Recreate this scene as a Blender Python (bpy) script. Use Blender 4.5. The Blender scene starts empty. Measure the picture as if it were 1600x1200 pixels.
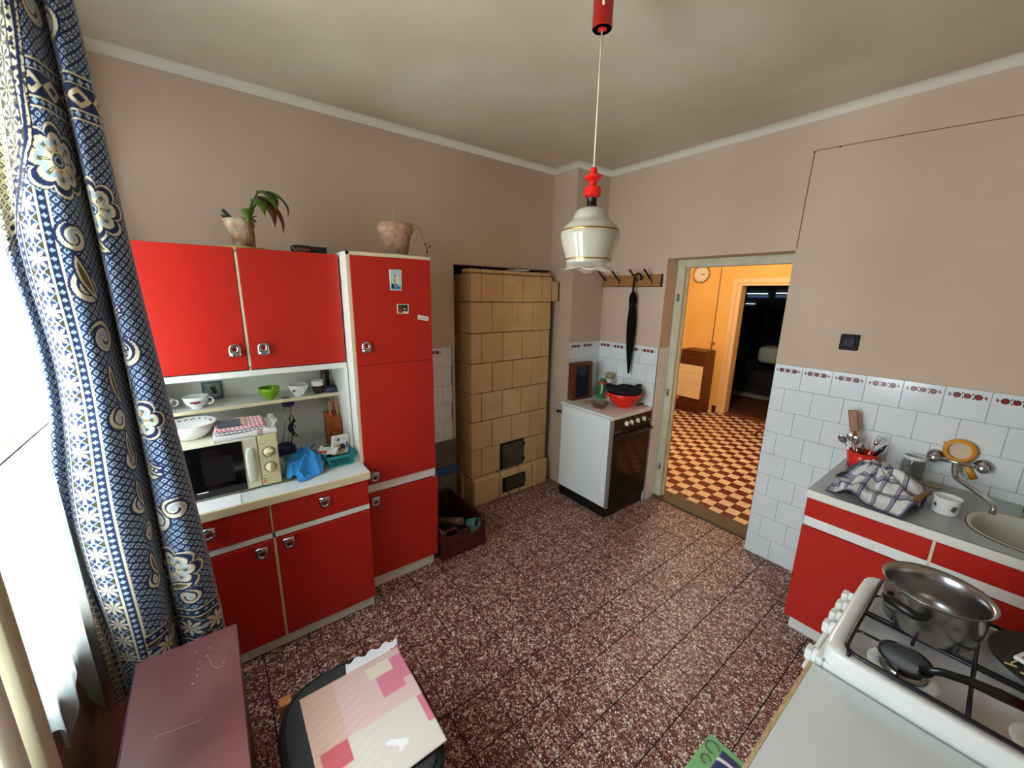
import bpy, math, random
import numpy as np
from mathutils import Matrix, Vector
random.seed(7)
PI = math.pi
scene = bpy.context.scene
COL = scene.collection

# ------------------------------------------------------------------ camera
cam_d = bpy.data.cameras.new('camera')
cam = bpy.data.objects.new('camera', cam_d)
COL.objects.link(cam)
cam_d.sensor_width = 36.0
cam_d.lens = 36.0 * 612.14 / 1600.0
cam_d.clip_start = 0.02
yaw, pitch, roll = -0.913184233, -0.226539342, 0.0184601494
fw = Vector((math.sin(yaw) * math.cos(pitch), math.cos(yaw) * math.cos(pitch), math.sin(pitch)))
rt = Vector((math.cos(yaw), -math.sin(yaw), 0))
up = rt.cross(fw)
rt2 = rt * math.cos(roll) + up * math.sin(roll)
up2 = -rt * math.sin(roll) + up * math.cos(roll)
m3 = Matrix((rt2, up2, -fw)).transposed()
cam.matrix_world = Matrix.Translation((2.6568, 0, 1.7496)) @ m3.to_4x4()
scene.camera = cam

# ------------------------------------------------------------------ daylight and exposure
scene.view_settings.view_transform = 'Standard'
scene.view_settings.look = 'None'
scene.view_settings.gamma = 1.0
scene.view_settings.use_curve_mapping = False
scene.view_settings.exposure = 1.33
world = bpy.data.worlds.new('overcast_sky')
scene.world = world
world.use_nodes = True
bg = world.node_tree.nodes['Background']
bg.inputs['Color'].default_value = (0.88, 0.95, 1.0, 1)
bg.inputs['Strength'].default_value = 18.0
# the kitchen window lets the sky in (portal = guides sampling only)
WX0, WX1, WZ0, WZ1, WY = 0.58, 1.50, 0.73, 2.38, -0.43
W2X0, W2X1 = 1.66, 2.12  # unseen second window opening, added for fill light
for wa, wb_ in ((WX0, WX1), (W2X0, W2X1)):
    pl = bpy.data.lights.new('window_portal', 'AREA')
    pl.shape = 'RECTANGLE'
    pl.size, pl.size_y = wb_ - wa, WZ1 - WZ0
    pl.cycles.is_portal = True
    po = bpy.data.objects.new('window_portal', pl)
    COL.objects.link(po)
    po.location = ((wa + wb_) / 2, WY - 0.27, (WZ0 + WZ1) / 2)
    po.rotation_euler = (PI / 2, 0, 0)
HALL_POWER = 31.0

# ------------------------------------------------------------------ materials
def srgb(r, g, b):
    f = lambda c: c / 12.92 if c <= 0.04045 else ((c + 0.055) / 1.055) ** 2.4
    return (f(r / 255), f(g / 255), f(b / 255), 1)
MATS = {}
def mat(name, col, rough=0.5, metal=0.0, spec=0.5, var=0.0, vscale=4.0, bump=0.0, bscale=40.0,
        trans=0.0, ior=1.45, col2=None, alpha=1.0, coat=0.0, emit=None, estr=0.0, sheen=0.0):
    """principled material; col/col2 in 0-255 sRGB, mixed by world-space noise when var > 0"""
    if name in MATS: return MATS[name]
    m = bpy.data.materials.new(name); m.use_nodes = True
    nt = m.node_tree; p = nt.nodes['Principled BSDF']
    c = srgb(*col)
    p.inputs['Base Color'].default_value = c
    p.inputs['Roughness'].default_value = rough
    p.inputs['Metallic'].default_value = metal
    p.inputs['Specular IOR Level'].default_value = spec
    p.inputs['Transmission Weight'].default_value = trans
    p.inputs['IOR'].default_value = ior
    p.inputs['Alpha'].default_value = alpha
    p.inputs['Coat Weight'].default_value = coat
    p.inputs['Sheen Weight'].default_value = sheen
    if emit:
        p.inputs['Emission Color'].default_value = srgb(*emit)
        p.inputs['Emission Strength'].default_value = estr
    if var > 0 or bump > 0:
        geo = nt.nodes.new('ShaderNodeNewGeometry')
    if var > 0:
        n = nt.nodes.new('ShaderNodeTexNoise'); n.inputs['Scale'].default_value = vscale
        n.inputs['Detail'].default_value = 5
        nt.links.new(geo.outputs['Position'], n.inputs['Vector'])
        r = nt.nodes.new('ShaderNodeValToRGB')
        r.color_ramp.elements[0].position = 0.3; r.color_ramp.elements[1].position = 0.7
        c2 = srgb(*col2) if col2 else tuple(x * (1 - var) for x in c[:3]) + (1,)
        r.color_ramp.elements[0].color = c2; r.color_ramp.elements[1].color = c
        nt.links.new(n.outputs['Fac'], r.inputs['Fac'])
        nt.links.new(r.outputs['Color'], p.inputs['Base Color'])
    if bump > 0:
        n2 = nt.nodes.new('ShaderNodeTexNoise'); n2.inputs['Scale'].default_value = bscale
        n2.inputs['Detail'].default_value = 4
        nt.links.new(geo.outputs['Position'], n2.inputs['Vector'])
        b = nt.nodes.new('ShaderNodeBump'); b.inputs['Strength'].default_value = bump
        b.inputs['Distance'].default_value = 0.01
        nt.links.new(n2.outputs['Fac'], b.inputs['Height'])
        nt.links.new(b.outputs['Normal'], p.inputs['Normal'])
    MATS[name] = m
    return m

def wood(name, c1, c2, scale=(3, 30, 30), rough=0.45):
    if name in MATS: return MATS[name]
    m = bpy.data.materials.new(name); m.use_nodes = True
    nt = m.node_tree; p = nt.nodes['Principled BSDF']; p.inputs['Roughness'].default_value = rough
    geo = nt.nodes.new('ShaderNodeNewGeometry'); mp = nt.nodes.new('ShaderNodeMapping')
    mp.inputs['Scale'].default_value = scale
    n = nt.nodes.new('ShaderNodeTexNoise'); n.inputs['Scale'].default_value = 3; n.inputs['Detail'].default_value = 6
    n.inputs['Distortion'].default_value = 1.2
    r = nt.nodes.new('ShaderNodeValToRGB')
    r.color_ramp.elements[0].color = srgb(*c1); r.color_ramp.elements[1].color = srgb(*c2)
    r.color_ramp.elements[0].position = 0.35; r.color_ramp.elements[1].position = 0.65
    nt.links.new(geo.outputs['Position'], mp.inputs['Vector']); nt.links.new(mp.outputs['Vector'], n.inputs['Vector'])
    nt.links.new(n.outputs['Fac'], r.inputs['Fac']); nt.links.new(r.outputs['Color'], p.inputs['Base Color'])
    MATS[name] = m
    return m

def printed(name, rough=0.8, sheen=0.0, spec=0.3, two=None):
    """flat print / woven pattern stored as a colour attribute of the cloth itself"""
    m = bpy.data.materials.new(name); m.use_nodes = True
    nt = m.node_tree; p = nt.nodes['Principled BSDF']
    a = nt.nodes.new('ShaderNodeVertexColor'); a.layer_name = 'print'
    nt.links.new(a.outputs['Color'], p.inputs['Base Color'])
    p.inputs['Roughness'].default_value = rough; p.inputs['Sheen Weight'].default_value = sheen
    p.inputs['Specular IOR Level'].default_value = spec
    return m

def terrazzo():
    m = bpy.data.materials.new('terrazzo'); m.use_nodes = True
    nt = m.node_tree; p = nt.nodes['Principled BSDF']; L = nt.links.new
    geo = nt.nodes.new('ShaderNodeNewGeometry')
    dn = nt.nodes.new('ShaderNodeTexNoise'); dn.inputs['Scale'].default_value = 60
    add = nt.nodes.new('ShaderNodeVectorMath'); add.operation = 'MULTIPLY_ADD'
    add.inputs[1].default_value = (0.006, 0.006, 0.006)
    L(geo.outputs['Position'], dn.inputs['Vector']); L(dn.outputs['Color'], add.inputs[0]); L(geo.outputs['Position'], add.inputs[2])
    v1 = nt.nodes.new('ShaderNodeTexVoronoi'); v1.inputs['Scale'].default_value = 98
    v2 = nt.nodes.new('ShaderNodeTexVoronoi'); v2.feature = 'DISTANCE_TO_EDGE'; v2.inputs['Scale'].default_value = 98
    L(add.outputs[0], v1.inputs['Vector']); L(add.outputs[0], v2.inputs['Vector'])
    sep = nt.nodes.new('ShaderNodeSeparateColor'); L(v1.outputs['Color'], sep.inputs['Color'])
    ramp = nt.nodes.new('ShaderNodeValToRGB'); ramp.color_ramp.interpolation = 'CONSTANT'
    cols = [(0.0, (132, 80, 72)), (0.16, (198, 170, 152)), (0.38, (170, 130, 116)), (0.56, (208, 186, 172)),
            (0.76, (228, 216, 208)), (0.92, (176, 138, 108))]
    e = ramp.color_ramp.elements
    e[0].position, e[0].color = 0, srgb(*cols[0][1]); e[1].position, e[1].color = cols[1][0], srgb(*cols[1][1])
    for pos, c in cols[2:]:
        x = e.new(pos); x.color = srgb(*c)
    L(sep.outputs['Red'], ramp.inputs['Fac'])
    # chips are shrunk by a random amount inside their cell
    thr = nt.nodes.new('ShaderNodeMapRange'); thr.inputs['To Min'].default_value = 0.02; thr.inputs['To Max'].default_value = 0.27
    L(sep.outputs['Green'], thr.inputs['Value'])
    gt = nt.nodes.new('ShaderNodeMath'); gt.operation = 'GREATER_THAN'
    L(v2.outputs['Distance'], gt.inputs[0]); L(thr.outputs['Result'], gt.inputs[1])
    mix = nt.nodes.new('ShaderNodeMix'); mix.data_type = 'RGBA'
    mix.inputs['A'].default_value = srgb(84, 34, 34)
    L(gt.outputs[0], mix.inputs['Factor']); L(ramp.outputs['Color'], mix.inputs['B'])
    L(mix.outputs['Result'], p.inputs['Base Color'])
    # wear: gloss varies over large patches
    wn = nt.nodes.new('ShaderNodeTexNoise'); wn.inputs['Scale'].default_value = 2.2
    L(geo.outputs['Position'], wn.inputs['Vector'])
    rr = nt.nodes.new('ShaderNodeMapRange'); rr.inputs['To Min'].default_value = 0.32; rr.inputs['To Max'].default_value = 0.55
    L(wn.outputs['Fac'], rr.inputs['Value']); L(rr.outputs['Result'], p.inputs['Roughness'])
    p.inputs['Specular IOR Level'].default_value = 0.35
    return m

def sheer(name, col, opacity, pat=True):
    m = bpy.data.materials.new(name); m.use_nodes = True
    nt = m.node_tree; L = nt.links.new
    for n in list(nt.nodes): nt.nodes.remove(n)
    out = nt.nodes.new('ShaderNodeOutputMaterial')
    tr = nt.nodes.new('ShaderNodeBsdfTransparent'); di = nt.nodes.new('ShaderNodeBsdfDiffuse'); tl = nt.nodes.new('ShaderNodeBsdfTranslucent')
    di.inputs['Color'].default_value = srgb(*col); tl.inputs['Color'].default_value = srgb(*col)
    m1 = nt.nodes.new('ShaderNodeMixShader'); m1.inputs[0].default_value = 0.55
    L(di.outputs[0], m1.inputs[1]); L(tl.outputs[0], m1.inputs[2])
    m2 = nt.nodes.new('ShaderNodeMixShader')
    L(tr.outputs[0], m2.inputs[1]); L(m1.outputs[0], m2.inputs[2])
    a = nt.nodes.new('ShaderNodeVertexColor'); a.layer_name = 'print'
    sp = nt.nodes.new('ShaderNodeSeparateColor'); L(a.outputs['Color'], sp.inputs['Color'])
    mr = nt.nodes.new('ShaderNodeMapRange'); mr.inputs['To Min'].default_value = opacity; mr.inputs['To Max'].default_value = 0.97
    L(sp.outputs['Red'], mr.inputs['Value']); L(mr.outputs['Result'], m2.inputs[0])
    L(m2.outputs[0], out.inputs['Surface'])
    return m

# ------------------------------------------------------------------ mesh builder
class B:
    def __init__(s): s.v = []; s.f = []; s.m = []; s.s = []
    def _add(s, vs, fs, m=0, smooth=False):
        o = len(s.v); s.v += [tuple(p) for p in vs]
        for f in fs: s.f.append([i + o for i in f]); s.m.append(m); s.s.append(smooth)
        return s
    def box(s, lo, hi, m=0, c=0.0):
        x0, y0, z0 = [min(a, b) for a, b in zip(lo, hi)]; x1, y1, z1 = [max(a, b) for a, b in zip(lo, hi)]
        c = min(c, (x1 - x0) * .49, (y1 - y0) * .49, (z1 - z0) * .49)
        if c <= 0:
            vs = [(x, y, z) for x in (x0, x1) for y in (y0, y1) for z in (z0, z1)]
            return s._add(vs, [(0, 1, 3, 2), (4, 6, 7, 5), (0, 4, 5, 1), (2, 3, 7, 6), (0, 2, 6, 4), (1, 5, 7, 3)], m)
        vs = []; idx = {}
        X = (x0, x1); Y = (y0, y1); Z = (z0, z1)
        for i in (0, 1):
            for j in (0, 1):
                for k in (0, 1):
                    sx, sy, sz = (1, -1)[i] * c, (1, -1)[j] * c, (1, -1)[k] * c
                    for a, p in enumerate(((X[i], Y[j] + sy, Z[k] + sz), (X[i] + sx, Y[j], Z[k] + sz), (X[i] + sx, Y[j] + sy, Z[k]))):
                        idx[i, j, k, a] = len(vs); vs.append(p)
        fs = []
        for i in (0, 1): fs.append([idx[i, j, k, 0] for j, k in ((0, 0), (1, 0), (1, 1), (0, 1))][::(1 if i else -1)])
        for j in (0, 1): fs.append([idx[i, j, k, 1] for i, k in ((0, 0), (0, 1), (1, 1), (1, 0))][::(1 if j else -1)])
        for k in (0, 1): fs.append([idx[i, j, k, 2] for i, j in ((0, 0), (1, 0), (1, 1), (0, 1))][::(1 if k else -1)])
        cen = Vector(((x0 + x1) / 2, (y0 + y1) / 2, (z0 + z1) / 2))
        ex = []
        for j in (0, 1):
            for k in (0, 1): ex.append([idx[0, j, k, 1], idx[1, j, k, 1], idx[1, j, k, 2], idx[0, j, k, 2]])
        for i in (0, 1):
            for k in (0, 1): ex.append([idx[i, 0, k, 0], idx[i, 1, k, 0], idx[i, 1, k, 2], idx[i, 0, k, 2]])
        for i in (0, 1):
            for j in (0, 1): ex.append([idx[i, j, 0, 0], idx[i, j, 1, 0], idx[i, j, 1, 1], idx[i, j, 0, 1]])
        for i in (0, 1):
            for j in (0, 1):
                for k in (0, 1): ex.append([idx[i, j, k, a] for a in range(3)])
        for f in ex:
            p = [Vector(vs[q]) for q in f]; n = (p[1] - p[0]).cross(p[2] - p[0]); mid = sum(p, Vector()) / len(p)
            fs.append(f if n.dot(mid - cen) > 0 else f[::-1])
        return s._add(vs, fs, m)
    def lathe(s, c, prof, n=24, m=0, ax=(0, 0, 1), smooth=True, a0=0, a1=2 * PI, wob=None, cap=False):
        """prof: list of (radius, height) along ax from point c"""
        ax = Vector(ax).normalized(); t = Vector((1, 0, 0)) if abs(ax.x) < .9 else Vector((0, 1, 0))
        e1 = (t - ax * t.dot(ax)).normalized(); e2 = ax.cross(e1); c = Vector(c)
        full = abs(a1 - a0 - 2 * PI) < 1e-6; nn = n if full else n + 1
        vs = []
        for i in range(nn):
            a = a0 + (a1 - a0) * i / n
            for k, (r, h) in enumerate(prof):
                if wob: r, h = wob(a, k, r, h)
                vs.append(c + e1 * (r * math.cos(a)) + e2 * (r * math.sin(a)) + ax * h)
        P = len(prof); fs = []
        for i in range(n):
            j = (i + 1) % nn
            for k in range(P - 1): fs.append((i * P + k, j * P + k, j * P + k + 1, i * P + k + 1))
        if cap:
            fs.append([i * P for i in range(nn)][::-1]); fs.append([i * P + P - 1 for i in range(nn)])
        return s._add(vs, fs, m, smooth)
    def cyl(s, p0, p1, r0, r1=None, n=16, m=0, smooth=True):
        p0, p1 = Vector(p0), Vector(p1); d = p1 - p0; r1 = r0 if r1 is None else r1
        L = d.length
        s.lathe(p0, [(r0, 0), (r1, L)], n, m, d, smooth)
        P = 2; o = len(s.v) - n * P
        s.f.append([o + i * P for i in range(n)][::-1]); s.m.append(m); s.s.append(False)
        s.f.append([o + i * P + 1 for i in range(n)]); s.m.append(m); s.s.append(False)
        return s
    def tube(s, pts, r, n=8, m=0, closed=False, flat=1.0):
        pts = [Vector(p) for p in pts]; N = len(pts); vs = []; prev = None
        rr = r if hasattr(r, '__len__') else [r] * N
        for i, p in enumerate(pts):
            if closed: d = pts[(i + 1) % N] - pts[i - 1]
            else: d = pts[min(i + 1, N - 1)] - pts[max(i - 1, 0)]
            d = d.normalized() if d.length > 1e-9 else Vector((0, 0, 1))
            if prev is None:
                t = Vector((0, 0, 1)) if abs(d.z) < .9 else Vector((1, 0, 0)); e = (t - d * t.dot(d)).normalized()
            else:
                e = prev - d * prev.dot(d); e = e.normalized() if e.length > 1e-9 else prev
            prev = e; g = d.cross(e)
            for k in range(n):
                a = 2 * PI * k / n; vs.append(p + e * (rr[i] * math.cos(a)) + g * (rr[i] * flat * math.sin(a)))
        fs = []
        for i in range(N if closed else N - 1):
            j = (i + 1) % N
            for k in range(n): fs.append((i * n + k, i * n + (k + 1) % n, j * n + (k + 1) % n, j * n + k))
        s._add(vs, fs, m, True)
        if not closed:
            o = len(s.v) - N * n
            s.f.append([o + k for k in range(n)][::-1]); s.m.append(m); s.s.append(False)
            s.f.append([o + (N - 1) * n + k for k in range(n)]); s.m.append(m); s.s.append(False)
        return s
    def prism(s, poly, z0, z1, m=0, plane='xy', smooth=False):
        """extrude a 2-D polygon; plane 'xy' along z, 'yz' along x, 'xz' along y"""
        mp = {'xy': lambda a, b, c: (a, b, c), 'yz': lambda a, b, c: (c, a, b), 'xz': lambda a, b, c: (a, c, b)}[plane]
        ar = sum(poly[i][0] * poly[(i + 1) % len(poly)][1] - poly[(i + 1) % len(poly)][0] * poly[i][1] for i in range(len(poly)))
        if ar < 0: poly = poly[::-1]
        n = len(poly)
        vs = [mp(a, b, z0) for a, b in poly] + [mp(a, b, z1) for a, b in poly]
        fs = [list(range(n))[::-1], list(range(n, 2 * n))] + [(i, (i + 1) % n, n + (i + 1) % n, n + i) for i in range(n)]
        if (plane == 'xz') != (z1 < z0): fs = [list(f)[::-1] for f in fs]
        s._add(vs, fs[:2], m, False)
        o = len(s.v) - 2 * n
        for f in fs[2:]: s.f.append([i + o for i in f]); s.m.append(m); s.s.append(smooth)
        return s
    def loft(s, loops, m=0, smooth=True, cap=True):
        n = len(loops[0]); vs = [p for l in loops for p in l]; fs = []
        for i in range(len(loops) - 1):
            for k in range(n): fs.append((i * n + k, i * n + (k + 1) % n, (i + 1) * n + (k + 1) % n, (i + 1) * n + k))
        s._add(vs, fs, m, smooth)
        if cap:
            o = len(s.v) - len(vs)
            s.f.append([o + k for k in range(n)][::-1]); s.m.append(m); s.s.append(False)
            s.f.append([o + (len(loops) - 1) * n + k for k in range(n)]); s.m.append(m); s.s.append(False)
        return s
    def pillow(s, c, half, p=4.0, n=10, m=0, fn=None):
        """rounded superellipsoid block"""
        vs = []; N = 2 * n
        for i in range(n + 1):
            th = -PI / 2 + PI * i / n
            for k in range(N):
                ph = 2 * PI * k / N
                sg = lambda q: math.copysign(abs(q) ** (2 / p), q)
                q = Vector((half[0] * sg(math.cos(th)) * sg(math.cos(ph)), half[1] * sg(math.cos(th)) * sg(math.sin(ph)), half[2] * sg(math.sin(th))))
                q += Vector(c)
                vs.append(fn(q) if fn else q)
        fs = [(i * N + k, i * N + (k + 1) % N, (i + 1) * N + (k + 1) % N, (i + 1) * N + k) for i in range(n) for k in range(N)]
        return s._add(vs, fs, m, True)
    def disc(s, c, r, n=20, m=0, nrm=(0, 0, 1), sx=1.0):
        ax = Vector(nrm).normalized(); t = Vector((1, 0, 0)) if abs(ax.x) < .9 else Vector((0, 1, 0))
        e1 = (t - ax * t.dot(ax)).normalized(); e2 = ax.cross(e1); c = Vector(c)
        vs = [c + e1 * (r * sx * math.cos(2 * PI * k / n)) + e2 * (r * math.sin(2 * PI * k / n)) for k in range(n)]
        return s._add(vs, [list(range(n))], m)
    def xf(s, M, start=0):
        for i in range(start, len(s.v)): s.v[i] = tuple(M @ Vector(s.v[i]))
        return s
    def mesh(s, name, mats, off=(0, 0, 0)):
        me = bpy.data.meshes.new(name)
        ox, oy, oz = off
        me.from_pydata([(x - ox, y - oy, z - oz) for x, y, z in s.v], [], s.f)
        for mm in (mats if isinstance(mats, (list, tuple)) else [mats]): me.materials.append(mm)
        me.polygons.foreach_set('material_index', s.m); me.polygons.foreach_set('use_smooth', s.s)
        me.update()
        return me

WORLD = {}       # object -> world position of its origin (nothing built here carries an inherited rotation)
def link(o, parent=None, wpos=(0, 0, 0)):
    COL.objects.link(o)
    wpos = Vector(wpos)
    if parent is not None:
        o.parent = parent; o.location = wpos - WORLD[parent.name]
    else: o.location = wpos
    WORLD[o.name] = wpos
    return o
def tag(o, label=None, cat=None, group=None, kind=None):
    if label: o['label'] = label
    if cat: o['category'] = cat
    if group: o['group'] = group
    if kind: o['kind'] = kind
    return o
def thing(name, base, label, cat, group=None):
    o = bpy.data.objects.new(name, None); o.empty_display_size = 0.05
    link(o, None, base); return tag(o, label, cat, group)
def part(name, b, mats, parent, label=None):
    """b in world coordinates"""
    w = WORLD[parent.name]
    o = bpy.data.objects.new(name, b.mesh(name, mats, w)); link(o, parent, w)
    if label: o['label'] = label
    return o
def solo(name, b, mats, label, cat, group=None):
    xs = [p[0] for p in b.v]; ys = [p[1] for p in b.v]; zs = [p[2] for p in b.v]
    base = ((min(xs) + max(xs)) / 2, (min(ys) + max(ys)) / 2, min(zs))
    o = bpy.data.objects.new(name, b.mesh(name, mats, base)); link(o, None, base)
    return tag(o, label, cat, group)
def struct(name, b, mats, label=None):
    o = bpy.data.objects.new(name, b.mesh(name, mats)); link(o)
    o['kind'] = 'structure'
    if label: o['label'] = label
    return o
def shared(name, me, parent, wpos, rot=(0, 0, 0)):
    o = bpy.data.objects.new(name, me); link(o, parent, wpos); o.rotation_euler = rot; return o
def grid_obj(name, P, C, material, parent=None, wpos=(0, 0, 0), thick=0.0, smooth=True):
    """cloth / printed sheet: P (nu,nv,3) world points, C (nu,nv,3) linear colours"""
    nu, nv = P.shape[:2]
    w = np.array(WORLD[parent.name] if parent is not None else wpos)
    V = (P - w).reshape(-1, 3)
    i = np.arange(nu * nv).reshape(nu, nv)
    F = np.stack([i[:-1, :-1], i[1:, :-1], i[1:, 1:], i[:-1, 1:]], -1).reshape(-1, 4)
    me = bpy.data.meshes.new(name)
    me.vertices.add(len(V)); me.vertices.foreach_set('co', V.astype(np.float32).ravel())
    me.loops.add(F.size); me.loops.foreach_set('vertex_index', F.astype(np.int32).ravel())
    me.polygons.add(len(F)); me.polygons.foreach_set('loop_start', np.arange(0, F.size, 4, dtype=np.int32))
    me.update(calc_edges=True)
    me.polygons.foreach_set('use_smooth', np.full(len(F), smooth))
    if C is not None:
        ca = me.color_attributes.new('print', 'FLOAT_COLOR', 'POINT')
        ca.data.foreach_set('color', np.concatenate([C.reshape(-1, 3), np.ones((nu * nv, 1))], 1).astype(np.float32).ravel())
    me.materials.append(material)
    o = bpy.data.objects.new(name, me); link(o, parent, w)
    if thick:
        md = o.modifiers.new('thickness', 'SOLIDIFY'); md.thickness = thick; md.offset = -1
    return o
def lin(r, g, b): return np.array(srgb(r, g, b)[:3])
def copy_tree(o, wpos, label=None, parent=None):
    c = o.copy(); link(c, parent, wpos)
    d = Vector(wpos) - WORLD[o.name]
    if label: c['label'] = label
    for ch in list(o.children): copy_tree(ch, WORLD[ch.name] + d, None, c)
    return c
# ------------------------------------------------------------------ common materials
M_wall = mat('wall_paint', (208, 186, 165), 0.85, var=1, vscale=1.3, col2=(197, 173, 152), bump=0.05, bscale=30, spec=0.2)
M_ceil = mat('ceiling_paint', (214, 203, 181), 0.9, var=1, vscale=1.4, col2=(192, 178, 154), bump=0.06, bscale=14, spec=0.2)
M_cove = mat('cove_paint', (222, 216, 200), 0.8, bump=0.08, bscale=20, spec=0.2)
M_white = mat('white_laminate', (228, 228, 220), 0.35)
M_red = mat('red_laminate', (188, 36, 25), 0.34, var=0.06, vscale=3)
M_grout = mat('grout', (112, 106, 98), 0.9)
M_tile = mat('white_wall_tile', (226, 230, 230), 0.16, var=1, vscale=6, col2=(218, 222, 224))
M_chrome = mat('chrome', (200, 200, 205), 0.16, metal=1.0)
M_steel = mat('brushed_steel', (186, 186, 186), 0.26, metal=1.0, var=0.25, vscale=9)
M_black = mat('black_plastic', (14, 14, 15), 0.35)
M_cream = mat('cream_paint', (205, 200, 172), 0.45, var=1, vscale=9, col2=(188, 182, 152), bump=0.05)
M_edge = mat('beige_edge_band', (224, 208, 172), 0.5)
M_wood = wood('varnished_wood', (150, 92, 45), (186, 122, 62), (30, 3, 30))
M_darkwood = wood('dark_wood', (58, 34, 20), (86, 52, 30), (3, 30, 30))
M_paper = mat('white_paper', (232, 232, 230), 0.8)
M_porc = mat('porcelain', (234, 234, 230), 0.12, coat=0.3)

# ------------------------------------------------------------------ shell
H_C = 2.764
YB, YH = 2.855, 3.15            # kitchen face / hall face of the wall with the doorway
XR = 3.10
DX0, DX1, DZ = 0.888, 1.723, 2.033
NY0, NY1, NZ = 1.485, 2.46, 1.955   # stove niche in the left wall
CX = 0.275                          # chimney breast

fl = B().box((-0.62, WY - 0.20, -0.10), (XR, 3.0, -0.0016))
floor = struct('floor', fl, mat('floor_joint', (30, 16, 15), 0.9))
wl = B()
wl.box((-0.62, WY, 0), (0, NY0, H_C)); wl.box((-0.62, NY0, NZ), (0, NY1, H_C)); wl.box((-0.62, NY1, 0), (0, YH, H_C))
wall_left = struct('wall_left', wl, M_wall)
nb = B().box((-0.64, NY0 - .05, -.1), (-0.60, NY1 + .05, NZ + .05)).box((-0.62, NY0, NZ - 0.006), (-0.002, NY1, NZ - 0.001))
struct('wall_niche', nb, mat('niche_maroon', (120, 44, 36), 0.7))
wc = B().box((0, NY1, 0), (CX, YB, H_C))
wall_col = struct('wall_column', wc, M_wall)
wb = B()
wb.box((CX - .3, YB, 0), (DX0, YH, H_C)); wb.box((DX1, YB, 0), (XR + .1, YH, H_C)); wb.box((DX0, YB, DZ), (DX1, YH, H_C))
wall_back = struct('wall_back', wb, M_wall)
wr = B().box((XR, WY, 0), (XR + .15, YB, H_C)); struct('wall_right', wr, M_wall)
wf = B()
wf.box((-.62, WY - .26, 0), (WX0, WY, H_C)); wf.box((WX1, WY - .26, 0), (W2X0, WY, H_C)); wf.box((W2X1, WY - .26, 0), (XR + .15, WY, H_C))
for wa, wb_ in ((WX0, WX1), (W2X0, W2X1)):
    wf.box((wa, WY - .26, 0), (wb_, WY, WZ0)); wf.box((wa, WY - .26, WZ1), (wb_, WY, H_C))
M_brownwall = mat('brown_dado', (150, 112, 92), 0.6, var=0.1)
struct('wall_front', wf, M_brownwall)
ce = B().box((-.62, WY - .26, H_C), (XR + .15, YH, H_C + .12)); ceiling = struct('ceiling', ce, M_ceil)

# plaster cove between the walls and the ceiling
path = [(0, WY), (0, NY1), (CX, NY1), (CX, YB), (XR, YB)]
nrm = [(1, 0), (1, -1), (1, -1), (1, -1), (0, -1)]
prof = [(0.0, 2.728), (0.003, 2.733), (0.008, 2.745), (0.016, 2.755), (0.028, 2.761), (0.042, 2.7645)]
cv = B(); vs = []
for (x, y), (nx, ny) in zip(path, nrm):
    for d, z in prof: vs.append((x + nx * d, y + ny * d, z))
P_ = len(prof)
cv._add(vs, [(i * P_ + k, (i + 1) * P_ + k, (i + 1) * P_ + k + 1, i * P_ + k + 1)[::-1] for i in range(4) for k in range(P_ - 1)], 0, True)
struct('trim_1', cv, M_cove, 'white plaster cove under the ceiling')

# ------------------------------------------------------------------ terrazzo floor tiles, one by one
M_terr = terrazzo()
FT = 0.198
tm = B().box((-FT / 2 + .0022, -FT / 2 + .0022, -.006), (FT / 2 - .0022, FT / 2 - .0022, 0), 0, .0008).mesh('floor_tile', [M_terr])
x0 = 1.274 - FT * 6.5; y0 = 1.203 - FT * 8.5
for i in range(-1, 16):
    for j in range(0, 20):
        x, y = x0 + FT * i, y0 + FT * j
        if x + FT / 2 < 0.0 or x - FT / 2 > XR: continue
        if y - FT / 2 < WY - .06 or y + FT / 2 > 3.0: continue
        if x + FT / 2 < .60 and y + FT / 2 < 1.0: continue            # under the red cupboards
        if x - FT / 2 > 2.20 and y - FT / 2 > 2.40: continue           # under the sink unit
        if x - FT / 2 > 2.62 and y < 2.2: continue                     # under the right-hand row
        o = shared('floor_tile', tm, floor, (x, y, random.uniform(-.0006, .0004)))

# ------------------------------------------------------------------ white wall tiles
TP = 0.1495
tile_cache = {}
def tile_mesh(w, h):
    k = (round(w, 3), round(h, 3))
    if k not in tile_cache:
        tile_cache[k] = B().box((0, -.007, 0), (w, 0, h), 0, .0014).mesh('wall_tile', [M_tile])
    return tile_cache[k]
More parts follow.
